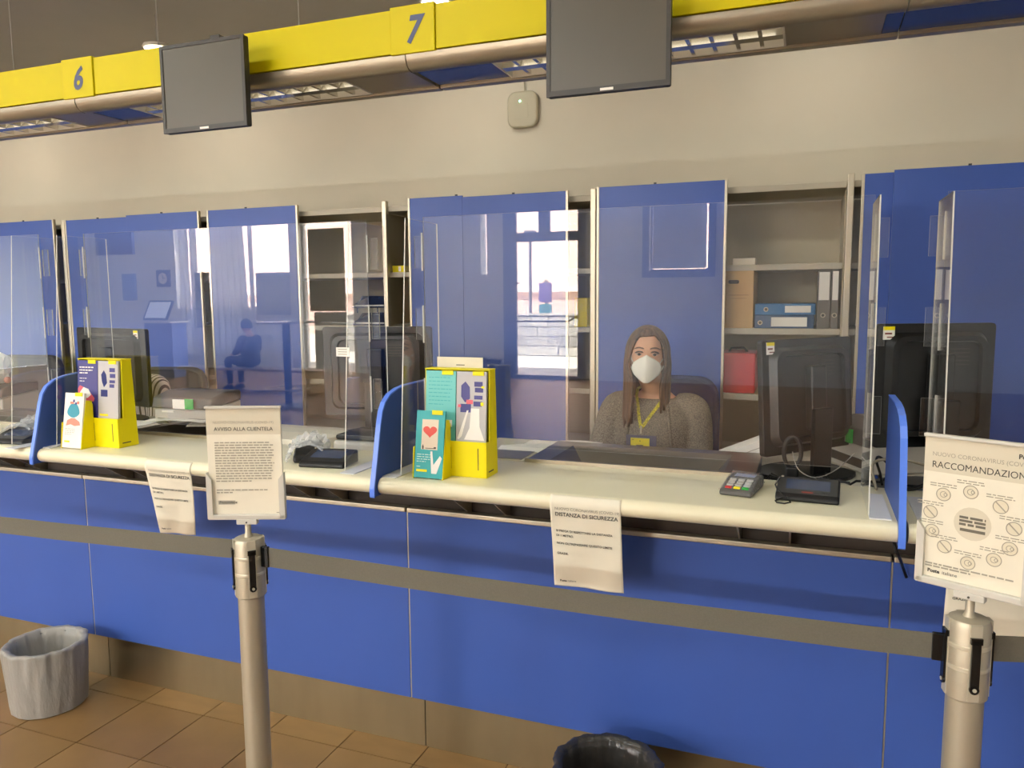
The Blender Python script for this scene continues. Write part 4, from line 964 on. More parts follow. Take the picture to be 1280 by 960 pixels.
# ================================================================== chairs
def office_chair(x, y, yaw, label, m, zs=.2, top=1.22, w=.44):
    t = thing('office_chair', label, 'chair', (x, y, zs), (0, 0, yaw), group='office chairs behind the counter'); M = WM[t.name]; H = top-zs
    b = MB(); b.prism(rrect(w*1.05, .46, .09, 5), 'z', .345, .412); LT(b, M).build('seat', m, t, bevel=.02, seg=3)
    def bk(u, v):
        pass
    P = rrect(w, .50, .10, 5)
    b = MB(); b.add([], [])
    n = len(P)
    b.add([(px_, .20+.10*((px_/w)**2)*-1, H-.25+pz) for px_, pz in P]+[(px_, .26-.10*((px_/w)**2), H-.25+pz) for px_, pz in P], [tuple(range(n)), tuple(range(2*n-1, n-1, -1))])
    for q in range(n): q2 = (q+1) % n; b.f.append([q, q2, n+q2, n+q]); b.mi.append(0)
    LT(b, M).build('backrest', m, t, bevel=.018, seg=3)
    b = MB(); b.tube([(0, .27, H-.35), (0, .28, .5), (0, .2, .335), (0, 0, .335)], .018, 10); LT(b, M).build('back_bar', m_black, t, smooth=60)
    b = MB(); b.cyl((0, 0, .10), (0, 0, .345), .025, 16); LT(b, M).build('column', m_black, t, smooth=40)
    for k in range(5):
        a = 2*pi*k/5; b = MB(); b.tube([(0, 0, .10), (.15*cos(a), .15*sin(a), .085), (.28*cos(a), .28*sin(a), .062)], [.024, .02, .015], 8); f = LT(b, M).build('foot_arm', m_black, t, smooth=60)
        b = MB(); b.cyl((.28*cos(a)-.02*sin(a), .28*sin(a)+.02*cos(a), .028), (.28*cos(a)+.02*sin(a), .28*sin(a)-.02*cos(a), .028), .028, 16); LT(b, M).build('castor', m_black, f, smooth=40)
office_chair(-.60, 3.47, rad(-6), 'dark blue office chair carrying the seated woman', m_chair, top=1.225, w=.42)
office_chair(-3.55, 3.42, rad(14), 'grey office chair behind the printer with loose papers', m_chairg, top=1.195, w=.46)
office_chair(-4.78, 3.42, rad(10), 'grey office chair by the left edge behind the crumpled bag', m_chairg, top=1.245, w=.52)

# ================================================================== waste bins
def waste_bin(x, y, r0, r1, h, m_bag, m_in, label, seed, opac=True):
    t = thing('waste_bin', label, 'waste bin', (x, y, 0)); R_ = random.Random(seed)
    b = MB(); b.lathe([(.0001, .006), (r0-.006, .006), (r1-.012, h-.006), (r1-.008, h-.004), (r1-.008, h-.02), (r0-.002, .001), (.0001, .001)], (x, y, 0), 36); b.build('bin', m_in, t, smooth=40)
    ph = [R_.uniform(0, 6) for _ in range(5)]
    def rip(a, i, z): return 1+(.014+.040*max(0, z/h-.3))*(sin(9*a+ph[0]+6*z)+.7*sin(17*a+ph[1]-9*z)+.5*sin(29*a+ph[2]))*.5
    prof = [(r0+.004, .004)]+[(r0+.006+(r1-r0+.004)*q/10, h*q/10+.004) for q in range(1, 10)]+[(r1+.008, h-.01), (r1+.011, h+.004), (r1+.003, h+.009), (r1-.014, h+.004), (r1-.020, h-.03), (r1-.030, h*.7), (r0-.03, h*.35), (r0-.05, .03), (.0001, .02)]
    b = MB(); b.lathe(prof, (x, y, 0), 96, fn=rip); b.build('liner_bag', m_bag, t, smooth=70)
    return t
def bag_mat(name, col, alpha, rough):
    m = bpy.data.materials.new(name); m.use_nodes = True; nt = m.node_tree; nt.nodes.clear()
    out = nt.nodes.new('ShaderNodeOutputMaterial'); mix = nt.nodes.new('ShaderNodeMixShader'); mix.inputs[0].default_value = alpha
    tr = nt.nodes.new('ShaderNodeBsdfTransparent'); p = nt.nodes.new('ShaderNodeBsdfPrincipled'); p.inputs['Base Color'].default_value = (*lin(col), 1); p.inputs['Roughness'].default_value = rough
    tc = nt.nodes.new('ShaderNodeTexCoord'); n = nt.nodes.new('ShaderNodeTexNoise'); n.inputs['Scale'].default_value = 26; n.inputs['Detail'].default_value = 4
    mp = nt.nodes.new('ShaderNodeMapping'); mp.inputs['Scale'].default_value = (1, 1, .35); nt.links.new(tc.outputs['Object'], mp.inputs[0]); nt.links.new(mp.outputs[0], n.inputs[0])
    bp = nt.nodes.new('ShaderNodeBump'); bp.inputs['Strength'].default_value = .8; bp.inputs['Distance'].default_value = .015; nt.links.new(n.outputs[0], bp.inputs['Height']); nt.links.new(bp.outputs[0], p.inputs['Normal'])
    nt.links.new(tr.outputs[0], mix.inputs[1]); nt.links.new(p.outputs[0], mix.inputs[2]); nt.links.new(mix.outputs[0], out.inputs[0]); return m
waste_bin(-2.785, 2.078, .130, .139, .252, bag_mat('bag_milky', (170, 165, 156), .78, .4), mat('bin_grey', (112, 108, 104), .5), 'round waste bin with a milky white liner bag by the counter', 3)
waste_bin(-.49, 2.02, .115, .145, .275, bag_mat('bag_smoky', (58, 54, 50), .88, .25), mat('bin_black', (30, 28, 26), .5), 'round waste bin with a smoky black liner bag at the lower edge', 5)
# ================================================================== people
def remeshed(mb, name, vox, smooth_it=4):
    me = mb.mesh('tmp'); o = bpy.data.objects.new('tmp', me); C.objects.link(o)
    r = o.modifiers.new('r', 'REMESH'); r.mode = 'VOXEL'; r.voxel_size = vox
    if smooth_it: s = o.modifiers.new('s', 'SMOOTH'); s.iterations = smooth_it; s.factor = .5
    out = bpy.data.meshes.new_from_object(o.evaluated_get(bpy.context.evaluated_depsgraph_get())); out.name = name
    bpy.data.objects.remove(o); bpy.data.meshes.remove(me); out.materials.clear(); return out
TORSO = [(.47, .175, .130), (.56, .182, .135), (.66, .172, .128), (.76, .176, .130), (.84, .182, .130), (.89, .178, .118), (.93, .150, .100), (.96, .105, .082), (.99, .070, .066)]
def torso(mb, M, k=0.0, z0=.45, z1=.99):
    rows = [r for r in TORSO if z0-.03 <= r[0] <= z1]
    def fn(u, v):
        f = v*(len(rows)-1); i = min(int(f), len(rows)-2); q = f-i
        z, a, c = (rows[i][j]*(1-q)+rows[i+1][j]*q for j in range(3)); a += k; c += k; t = 2*pi*u
        front = -sin(t); bust = .020*max(0, front)*math.exp(-((z-.80)/.07)**2)*(1-.3*cos(t)**2)
        return M @ Vector((a*cos(t), .01+(c+bust)*sin(t), z))
    n = len(mb.v); mb.grid(fn, 36, 26, True)
    mb.f.append([n+i for i in range(36)][::-1]); mb.mi.append(0); mb.f.append([n+26*36+i for i in range(36)]); mb.mi.append(0)
def bend(pts, n=8):
    out = []; P = [Vector(p) for p in pts]
    for i in range(len(P)-1):
        p0, p1, p2, p3 = P[max(i-1, 0)], P[i], P[i+1], P[min(i+2, len(P)-1)]
        for k in range(n):
            q = k/n; out.append(.5*((2*p1)+(p2-p0)*q+(2*p0-5*p1+4*p2-p3)*q*q+(3*p1-p0-3*p2+p3)*q**3))
    return out+[P[-1]]
def rad_run(rs, n=8):
    out = []
    for i in range(len(rs)-1): out += [rs[i]+(rs[i+1]-rs[i])*k/n for k in range(n)]
    return out+[rs[-1]]
def head_pt(d):
    x, y, z = d.x, d.y, d.z                                     # unit direction, front is -y
    px_, py_, pz_ = .075*x, .094*y, .118*z
    if z < 0:
        t = -z; px_ *= 1-.34*t**1.6; py_ *= 1-.10*t**2
        if y < 0: py_ -= .012*t*math.exp(-(x/.5)**2)
    if y > 0: py_ *= 1.06
    nose = .030*math.exp(-((px_)/.011)**2)*math.exp(-((pz_+.022)/.020)**2) if y < 0 else 0
    sock = .008*(math.exp(-((abs(px_)-.032)/.015)**2))*math.exp(-((pz_-.016)/.012)**2) if y < 0 else 0
    brow = .005*math.exp(-((pz_-.036)/.010)**2)*math.exp(-(px_/.045)**4) if y < 0 else 0
    lips = .006*math.exp(-((pz_+.058)/.012)**2)*math.exp(-(px_/.022)**2) if y < 0 else 0
    return Vector((px_, py_-nose+sock-brow-lips, pz_))
def seated(name, label, loc, yaw, shirt, trousers, hair, headrot=(0, 0, 0), headpos=(-.015, -.05, 1.136), arms=None, mask=False, longhair=True, vox=.0065, hair_end=(.27, .20), group=None):
    t = thing(name, label, 'person', loc, (0, 0, yaw), group); M = WM[t.name]
    HM = M @ Matrix.Translation(Vector(headpos)) @ Euler(headrot).to_matrix().to_4x4()
    arms = arms or [((-.165, .01, .905), (-.222, -.06, .715), (-.12, -.27, .655)), ((.165, .01, .905), (.195, -.03, .710), (.10, -.27, .655))]
    b = MB(); torso(b, M, -.010)
    b.tube([M @ Vector(p) for p in bend([(0, .01, .93), (.0, -.005, 1.0), (headpos[0]*.8, headpos[1]*.55, 1.06), (headpos[0], headpos[1]+.015, headpos[2]-.02)])], rad_run([.062, .055, .052, .05]), 16)
    b.grid(lambda u, v: HM @ head_pt(Vector((sin(pi*v)*cos(2*pi*u), sin(pi*v)*sin(2*pi*u), -cos(pi*v)))), 64, 44, True)
    for s in (-1, 1): b.ball(HM @ Vector((s*.077, .012, -.004)), .010, .020, .032, M=HM.to_3x3())
    hands = []
    for sg, (sh, el, wr) in zip((-1, 1), arms):
        sh, el, wr = Vector(sh), Vector(el), Vector(wr)
        b.tube([M @ p for p in bend([sh+Vector((sg*-.05, 0, .01)), sh, (sh+el)/2+Vector((sg*.008, .005, 0)), el, (el+wr)/2, wr], 6)], rad_run([.05, .052, .046, .038, .034, .026], 6), 14)
        d = (wr-el).normalized(); side = d.cross(Vector((0, 0, 1))).normalized(); upv = side.cross(d)
        Mh = M @ Matrix((side, d, upv)).transposed().to_4x4(); Mh.translation = M @ wr
        b.ball(Mh @ Vector((0, .045, 0)), .040, .050, .016, M=Mh.to_3x3())
        for q, ln in enumerate((.066, .076, .070, .055)):
            x0 = -.030+.020*q
            b.tube([Mh @ Vector(p) for p in ((x0*.9, .075, .002), (x0, .092, .004), (x0*1.05, .092+ln*.5, -.002), (x0*1.05, .092+ln*.85, -.014), (x0, .092+ln, -.024))], [.0095, .0092, .0086, .0078, .006], 8)
        tx = -sg*.036
        b.tube([Mh @ Vector(p) for p in ((tx*.6, .018, 0), (tx*1.2, .040, .002), (tx*1.45, .068, -.002), (tx*1.4, .090, -.010))], [.013, .011, .0095, .007], 8)
        hip, kn, an = Vector((sg*.09, .0, .53)), Vector((sg*.12, -.43, .525)), Vector((sg*.12, -.40, .09))
        b.tube([M @ p for p in bend([hip, (hip+kn)/2, kn, (kn+an)/2+Vector((0, .01, 0)), an], 5)], rad_run([.075, .068, .052, .047, .033], 5), 12)
        b.tube([M @ Vector(p) for p in ((sg*.12, -.37, .045), (sg*.12, -.45, .04), (sg*.125, -.56, .024))], [.036, .038, .022], 10)
    body = link_mesh('body', remeshed(b, 'body', vox, 3), m_skin, t, smooth=80); bm_ = body.data
    bm_.transform(M.inverted())
    # clothes follow the body
    b = MB(); torso(b, M, .004, .45, .97)
    for sg, (sh, el, wr) in zip((-1, 1), arms):
        sh, el, wr = Vector(sh), Vector(el), Vector(wr)
        b.tube([M @ p for p in bend([sh+Vector((sg*-.07, 0, .012)), sh, (sh+el)/2+Vector((sg*.010, .005, 0)), el, (el+wr)/2, wr-(wr-el)*.06], 6)], rad_run([.062, .072, .064, .056, .050, .040], 6), 16)
    top_ = link_mesh('sweater', remeshed(b, 'sweater', .008, 5), shirt, t, smooth=80); top_.data.transform(M.inverted())
    b = MB()
    b.tube([M @ Vector(p) for p in ((-.13, .0, .54), (.0, .02, .53), (.13, .0, .54))], [.11, .13, .11], 14)
    for sg in (-1, 1):
        hip, kn, an = Vector((sg*.09, .0, .53)), Vector((sg*.12, -.43, .525)), Vector((sg*.12, -.40, .12))
        b.tube([M @ p for p in bend([hip, (hip+kn)/2, kn, (kn+an)/2+Vector((0, .01, 0)), an], 5)], rad_run([.095, .082, .066, .058, .050], 5), 14)
    tr_ = link_mesh('trousers', remeshed(b, 'trousers', .010, 4), trousers, t, smooth=80); tr_.data.transform(M.inverted())
    for sg in (-1, 1):
        b = MB(); b.tube([M @ Vector(p) for p in ((sg*.12, -.335, .040), (sg*.12, -.36, .050), (sg*.12, -.44, .052), (sg*.125, -.54, .034), (sg*.125, -.585, .026))], [.030, .042, .046, .040, .022], 14); b.build('shoe', m_black, t, smooth=60)
    # face
    for sg in (-1, 1):
        eye = HM @ Vector((sg*.032, -.0795, .0155))
        b = MB(); b.ball(eye, .0150, .0085, .0052, M=HM.to_3x3()); e = b.build('eye', mat('eye_white', (190, 160, 144), .4), t, smooth=80)
        b = MB(); b.ball(HM @ Vector((sg*.032, -.0875, .0155)), .0068, .0030, .0054, M=HM.to_3x3()); b.build('iris', mat('iris_dark', (44, 30, 24), .2), e, smooth=80)
        b = MB(); b.tube([HM @ Vector((sg*(.014+.036*q), -.0880+.012*q*q, .0225+.006*sin(pi*q)-.003*q)) for q in [i/8 for i in range(9)]], [.0016]+[.0032]*7+[.0016], 6); b.build('eyelid_line', mat('lash', (60, 40, 32), .6), t, smooth=80)
        b = MB(); b.tube([HM @ Vector((sg*(.012+.044*q), -.0955+.018*q*q, .0395+.0055*sin(pi*q)-.004*q*q)) for q in [i/8 for i in range(9)]], [.0018]+[.0032]*5+[.0026, .002, .001], 6); b.build('eyebrow', mat('brow', (104, 74, 56), .7), t, smooth=80)
    if mask:
        def mk(u, v):
            s = 2*u-1; w = [.028, .051, .061, .061, .052, .034, .010]; f = v*6; i = min(int(f), 5); hw = w[i]*(1-(f-i))+w[i+1]*(f-i)
            x = s*hw; z = .010+.006*(1-abs(s))*(1-v)-.110*v-.010*abs(s)*(1-v)
            y = -.116-.016*sin(pi*min(1, v*1.05))+.060*(abs(x)/.066)**1.8+.004*(1-v)
            return HM @ Vector((x, y, z))
        b = MB(); b.grid(mk, 24, 18); k = b.build('face_mask', m_mask, t, smooth=50, solid=.0025)
        b = MB(); b.tube([mk(.5, v)+(HM.to_3x3() @ Vector((0, -.0012, 0))) for v in [i/12 for i in range(13)]], .0016, 6); b.build('mask_seam', m_mask, k, smooth=60)
        for s, u in ((-1, 0), (1, 1)):
            b = MB(); b.tube([mk(u, .22), HM @ Vector((s*.073, -.03, .004)), HM @ Vector((s*.082, .012, .024))], .0020, 6); b.tube([mk(u, .70), HM @ Vector((s*.074, -.03, -.03)), HM @ Vector((s*.080, .014, -.028))], .0020, 6); b.build('ear_loop', m_mask, k, smooth=60)
    # hair
    rg = random.Random(7); ph = [rg.uniform(0, 6) for _ in range(6)]
    def hr(u, v):
        a = 2*pi*u                                             # 0 = front
        fr = math.exp(-((min(a, 2*pi-a))/1.02)**6)              # 1 over the face
        s = sin(a)
        end = (hair_end[0] if s < 0 else hair_end[1]) if longhair else .02
        L_face = .096+.016*cos(a+.6); L_full = .235+end
        Ln = (L_full+(.022*sin(31*a+ph[3])+.016*sin(53*a+ph[4]) if longhair else 0))*(1-fr)+L_face*fr
        d = v*Ln; r = .135
        if d < r*pi/2: phi = d/r; rr = sin(phi); zz = cos(phi)*.120; drop = 0
        else: rr = 1.0; zz = 0; drop = d-r*pi/2; zz = -drop
        rip = 1+.018*sin(23*a+ph[0])+.014*sin(41*a+ph[1]+6*v)
        inward = 1-.10*min(1, drop/.2)+.16*max(0, drop-.12)
        part = 1-.05*math.exp(-((a-.35)/.18)**2)*math.exp(-(d/.08)**2)
        am = min(a, 2*pi-a); wf = math.exp(-((am-1.15)/.42)**2); sd = max(0, min(1, (drop-.03)/.10)); sd = sd*sd*(3-2*sd)
        X = (.090+.012*min(1, drop/.1))*rr*sin(a)*rip*(1-(.42 if s < 0 else .34)*wf*sd)
        Y = -.100*rr*cos(a)*rip*inward*(1.04 if cos(a) < 0 else 1)
        if longhair and drop > .05 and cos(a) > -.5: Y -= .30*min(drop-.05, .2)*(.5+.5*cos(a))
        return HM @ Vector((X, Y+.006, zz*part+.008))
    b = MB(); b.grid(hr, 120, 40, True); b.build('hair', hair, t, smooth=80, solid=.010)
    return t, M, HM

lady, LM, LH = seated('person', 'seated woman in a white mask, grey knit top and yellow lanyard', (-.615, 3.36, .2), rad(0), m_knit, mat('dark_trousers', (50, 48, 52), .9), m_hair, headrot=(rad(2), rad(1.5), rad(9)), headpos=(-.018, -.075, 1.146), mask=True)
# cardigan edges, sleeve folds, lanyard and badge
def chest_y(x, z):                                             # front of the knit at a height
    zl = z-.2; k = [r for r in TORSO]; i = max(j for j in range(len(k)-1) if k[j][0] <= zl); q = (zl-k[i][0])/(k[i+1][0]-k[i][0])
    a = k[i][1]*(1-q)+k[i+1][1]*q+.004; c = k[i][2]*(1-q)+k[i+1][2]*q+.004
    c += .020*math.exp(-((zl-.80)/.07)**2)
    return 3.36+.01-c*math.sqrt(max(.02, 1-((x+.615)/a)**2))
def on_chest(pts, off=.004, n=8): return [Vector((x, chest_y(x, z)-off, z)) for x, z in [(p.x, p.z) for p in bend([(x, 0, z) for x, z in pts], n)]]
for pts in ([(-.690, 1.135), (-.700, 1.06), (-.715, .98), (-.725, .88), (-.725, .80)], [(-.545, 1.135), (-.530, 1.06), (-.520, .98), (-.515, .88), (-.515, .80)]):
    b = MB(); b.tube(on_chest(pts, -.001), .007, 8); b.build('cardigan_edge', m_knit, lady, smooth=60)
m_lan = mat('lanyard_yellow', (226, 214, 40), .6, noise=.25, nscale=160, col2=(150, 138, 34))
def ribbon(P, w=.013):
    b = MB(); V = []
    for i, p in enumerate(P):
        tg = (P[min(i+1, len(P)-1)]-P[max(i-1, 0)]).normalized(); s = tg.cross(Vector((0, -1, 0))).normalized()*w/2
        V += [p-s, p+s]
    b.add(V, [(2*i, 2*i+1, 2*i+3, 2*i+2) for i in range(len(P)-1)]); return b
clip = Vector((-.643, chest_y(-.643, 1.042)-.010, 1.042))
L1 = [Vector((-.672, 3.40, 1.205)), Vector((-.684, 3.335, 1.198)), Vector((-.678, 3.285, 1.172))]+on_chest([(-.668, 1.135), (-.658, 1.09), (-.645, 1.045)], .007)
R1 = [Vector((-.560, 3.40, 1.205)), Vector((-.550, 3.335, 1.200)), Vector((-.560, 3.285, 1.172))]+on_chest([(-.582, 1.135), (-.612, 1.09), (-.641, 1.045)], .008)
lan = thing('lanyard', 'yellow printed lanyard around the woman\'s neck with a badge holder', 'lanyard', (-.643, 3.22, 1.0))
for P in (L1, R1): ribbon(P).build('strap', m_lan, lan, solid=.0012)
b = MB(); b.tube([clip+Vector((0, 0, .012)), clip, clip+Vector((0, -.002, -.022))], .0045, 8); b.build('metal_clip', m_alu, lan, smooth=60)
bz = clip.z-.028; by = clip.y-.004
b = MB(); b.box(-.706, -.577, by, by+.003, bz-.085, bz); b.build('badge_holder', mat('holder_navy', (84, 84, 104), .3), lan, bevel=.001)
b = MB(); b.box(-.686, -.606, by-.0015, by+.0005, bz-.062, bz-.012); b.build('badge_card', mat('badge_yellow', (232, 214, 20), .5), lan)
b = MB(); b.box(-.662, -.632, by-.0022, by-.001, bz-.045, bz-.041); b.box(-.648, -.644, by-.0022, by-.001, bz-.026, bz-.022); b.box(-.682, -.672, by-.0022, by-.001, bz-.020, bz-.018); b.build('badge_print', m_ink, lan)
b = MB(); b.ball(LH @ Vector((.081, -.012, -.036)), .0045); b.build('earring', mat('pearl', (236, 230, 220), .2), lady, smooth=80)

m_str = mat('striped_shirt', (226, 212, 196), .9)
nt = m_str.node_tree; wv = nt.nodes.new('ShaderNodeTexWave'); wv.bands_direction = 'X'; wv.inputs['Scale'].default_value = 16; tc = nt.nodes.new('ShaderNodeTexCoord'); rp = nt.nodes.new('ShaderNodeValToRGB')
rp.color_ramp.elements[0].position = .22; rp.color_ramp.elements[1].position = .34; rp.color_ramp.elements[0].color = (*lin((96, 80, 74)), 1); rp.color_ramp.elements[1].color = (*lin((228, 214, 198)), 1)
nt.links.new(tc.outputs['Object'], wv.inputs[0]); nt.links.new(wv.outputs['Fac'], rp.inputs[0]); nt.links.new(rp.outputs[0], nt.nodes['Principled BSDF'].inputs['Base Color'])
seated('person', 'clerk in a striped shirt bent low behind the wide dark monitor', (-3.60, 3.36, .2), rad(-8), m_str, MATS['dark_trousers'], mat('black_hair', (44, 34, 28), .5), headrot=(rad(38), 0, 0), headpos=(.0, -.15, 1.015), longhair=False, vox=.009)
# ================================================================== the hall behind the camera (it shows as reflections in the acrylic)
m_dframe = mat('door_frame_paint', (92, 100, 128), .5); m_glass = acrylic('door_glass', (.96, .98, .98), 1.5)
d1 = MB(); y0, y1 = YR-.08, YR+.02
for bx in ((-5.62, -5.36, 0, 3.45), (-4.10, -3.95, 0, 3.45), (-5.36, -4.10, 2.67, 2.84), (-4.885, -4.67, 2.84, 3.40), (-5.36, -4.10, 3.36, 3.45), (-5.36, -4.10, 0, .07)): d1.box(bx[0], bx[1], y0, y1, bx[2], bx[3])
d1 = struct(d1, 'door_1', m_dframe)
for bx in ((-5.36, -4.10, .07, 2.67), (-5.36, -4.885, 2.84, 3.36), (-4.67, -4.10, 2.84, 3.36)):
    b = MB(); b.box(bx[0], bx[1], YR-.035, YR-.030, bx[2], bx[3]); b.build('door_pane', m_glass, d1)
b = MB(); b.tube([(-5.36, YR+.05, 1.13), (-4.30, YR+.05, 1.13), (-4.22, YR+.05, 1.16), (-4.16, YR+.05, 1.20), (-4.10, YR+.02, 1.20)], .016, 8); b.build('push_bar', m_black, d1, smooth=60)
b = MB(); b.box(-5.36, -5.28, YR+.0, YR+.05, 1.86, 1.89); b.build('door_closer', m_black, d1)
w1 = MB()
for bx in ((-13.9, -13.84, 1.4, 3.45), (-10.61, -10.55, 1.4, 3.45), (-13.84, -10.61, 1.36, 1.44), (-12.25, -12.19, 1.44, 3.45)): w1.box(bx[0], bx[1], YR-.25, YR-.15, bx[2], bx[3])
w1 = struct(w1, 'window_1', m_hallwall); b = MB(); b.box(-13.84, -10.61, YR-.21, YR-.205, 1.44, 3.45); b.build('window_pane', m_glass, w1)
w2 = MB()
for bx in ((-10.45, -10.40, 0, 3.3), (-9.13, -9.08, 0, 3.3), (-10.40, -9.13, 3.25, 3.3)): w2.box(bx[0], bx[1], YR-.25, YR-.15, bx[2], bx[3])
w2 = struct(w2, 'window_2', m_hallwall); b = MB(); b.box(-10.40, -9.13, YR-.21, YR-.205, .02, 3.25); b.build('window_pane', m_glass, w2)
w3 = struct(MB().box(-2.75, -2.72, YR-.25, YR-.15, 2.06, 3.4).box(-1.71, -1.68, YR-.25, YR-.15, 2.06, 3.4).box(-2.72, -1.71, YR-.25, YR-.15, 2.06, 2.09), 'window_3', m_dframe)
b = MB(); b.box(-2.72, -1.71, YR-.21, YR-.205, 2.09, 3.4); b.build('window_pane', m_glass, w3)
for k, (x0, x1) in enumerate(((-2.87, -2.75), (-1.68, -1.56))):
    b = MB(); b.box(x0, x1, YR, YR+.03, 1.94, 3.4); b.build('casing', m_dframe, w3)
b = MB(); b.box(-2.75, -1.68, YR, YR+.03, 1.94, 2.06); b.build('casing', m_dframe, w3)
w4 = struct(MB().box(-6.11, -6.105, YR-.25, YR-.15, 2.05, 3.4), 'window_4', m_hallwall); b = MB(); b.box(-6.105, -5.97, YR-.21, YR-.205, 2.05, 3.4); b.build('window_pane', m_glass, w4)
m_cur = bpy.data.materials.new('sheer_curtain'); m_cur.use_nodes = True; nt = m_cur.node_tree; nt.nodes.clear()
o_ = nt.nodes.new('ShaderNodeOutputMaterial'); mx = nt.nodes.new('ShaderNodeMixShader'); mx.inputs[0].default_value = .30; df = nt.nodes.new('ShaderNodeBsdfDiffuse'); df.inputs[0].default_value = (.82, .82, .84, 1); tl_ = nt.nodes.new('ShaderNodeBsdfTranslucent'); tl_.inputs[0].default_value = (.40, .42, .46, 1)
nt.links.new(df.outputs[0], mx.inputs[1]); nt.links.new(tl_.outputs[0], mx.inputs[2]); nt.links.new(mx.outputs[0], o_.inputs[0])
def curtain(x0, x1, z0, z1, x0b, x1b, label, folds, y=YR+.07):
    t = thing('curtain', label, 'curtain', ((x0+x1)/2, y, z1), group='pale curtains on the street windows')
    def fn(u, v):
        z = z1+(z0-z1)*v; a = x0+(x0b-x0)*v; c = x1+(x1b-x1)*v
        return Vector((a+(c-a)*u, y+.03*sin(u*folds*2*pi), z))
    b = MB(); b.grid(fn, 12*folds, 10); b.build('cloth', m_cur, t, smooth=80)
curtain(-13.62, -13.43, .3, 3.5, -13.80, -13.40, 'narrow pale curtain at the far end of the street window', 2)
curtain(-13.37, -13.17, .3, 3.5, -13.40, -13.20, 'second narrow pale curtain of the street window', 2)
curtain(-12.80, -11.86, .3, 3.5, -12.80, -11.74, 'wide pale curtain in the middle of the street window', 6)
curtain(-11.71, -11.61, .3, 3.5, -11.70, -11.61, 'pale curtain beside the bright upper street window', 2)
curtain(-10.62, -10.48, .0, 3.5, -10.62, -10.47, 'pale curtain between the street window and the glazed side door', 3)
t = thing('window_blind', 'closed pale blind in the small high window', 'blind', (-2.2, YR-.1, 3.4)); b = MB(); b.box(-2.695, -1.735, YR-.12, YR-.112, 2.10, 3.40); b.build('blind', mat('blind_cloth', (214, 218, 226), .9), t)
t = thing('notice_board', 'large dark notice board set in the glazed side door', 'board', (-9.7, YR-.03, 1.3)); b = MB(); b.box(-10.20, -9.30, YR-.06, YR-.03, 1.33, 3.10); b.build('board', mat('board_dark', (110, 104, 96), .8), t); b = MB(); b.box(-10.10, -9.28, YR-.06, YR-.03, .0, 1.31); b.build('lower_board', mat('board_pale', (176, 178, 176), .8), t)
t = thing('poster_panel', 'blue grey panel under the bright upper street window', 'panel', (-11.1, YR+.02, 1.4)); b = MB(); b.box(-11.58, -10.64, YR+.004, YR+.03, 1.25, 2.19); b.build('panel', mat('panel_bluegrey', (170, 176, 190), .7), t)
for k in range(3):
    t = thing('wall_rack', ('top', 'middle', 'bottom')[k]+' grey rack panel beside the street window', 'rack', (-13.0, YR+.04, 1.1), group='rack panels by the street window'); b = MB(); b.box(-13.20, -12.80, YR+.12, YR+.15, 1.82-.42*k, 2.22-.42*k); b.build('panel', mat('rack_grey', (120, 122, 130), .6), t)
    b = MB(); b.box(-13.22, -12.78, YR+.12, YR+.17, 1.80-.42*k, 1.82-.42*k); b.build('ledge', m_ink, t)
# bench, seated customer, standing table, kiosk
t = thing('bench', 'long pale bench under the street windows', 'bench', (-9.1, -6.34, 0)); b = MB(); b.box(-10.6, -7.6, -6.56, -6.14, .365, .405); b.build('seat', mat('bench_wood', (176, 160, 146), .5), t, bevel=.005)
for xx in (-10.4, -7.8):
    b = MB(); b.box(xx-.03, xx+.03, -6.52, -6.18, 0, .365); b.build('leg', m_alu, t)
seated('person', 'dark-dressed customer sitting sideways on the long pale bench', (-9.12, -6.34, 0), rad(-80), mat('dark_shirt', (46, 48, 60), .9), MATS['dark_trousers'], MATS['black_hair'], longhair=False, vox=.011)
t = thing('standing_table', 'tall round standing table with a metal foot ring', 'table', (-7.2, -4.84, 0))
b = MB(); b.lathe([(.0001, 1.245), (.42, 1.245), (.43, 1.255), (.43, 1.27), (.42, 1.275), (.0001, 1.275)], (-7.2, -4.84, 0), 48); b.build('table_top', mat('table_white', (236, 238, 240), .12, metal=.6), t, smooth=40)
b = MB(); b.cyl((-7.2, -4.84, .02), (-7.2, -4.84, 1.245), .055, 24); b.build('column', mat('column_dark', (70, 74, 86), .4), t, smooth=40)
b = MB(); b.lathe([(.0001, .06), (.1, .055), (.28, .02), (.30, .0), (.0001, 0)], (-7.2, -4.84, 0), 40); b.build('base', MATS['column_dark'], t, smooth=40)
b = MB(); b.tube([(-7.2+.33*cos(a), -4.84+.33*sin(a), .28) for a in [2*pi*k/40 for k in range(40)]], .014, 10, closed=True); b.build('foot_ring', m_alu, t, smooth=60)
for k in range(4):
    a = pi/4+k*pi/2; b = MB(); b.tube([(-7.2+.05*cos(a), -4.84+.05*sin(a), .20), (-7.2+.33*cos(a), -4.84+.33*sin(a), .28)], .010, 8); b.build('spoke', m_alu, t)
t = thing('service_kiosk', 'upright service kiosk with a glowing tilted screen', 'kiosk', (-12.5, -7.84, 0))
b = MB(); b.box(-12.88, -12.14, -8.05, -7.65, 0, 1.13); b.build('body', mat('kiosk_blue', (96, 110, 160), .5), t, bevel=.01)
b = MB(); b.box(-12.90, -12.10, -8.08, -7.55, 1.13, 1.165); b.build('ledge', m_white, t, bevel=.005)
Mk = Matrix.Translation((-12.62, -7.80, 1.385)) @ Matrix.Rotation(rad(28), 4, 'X') @ Matrix.Rotation(rad(0), 4, 'Y')
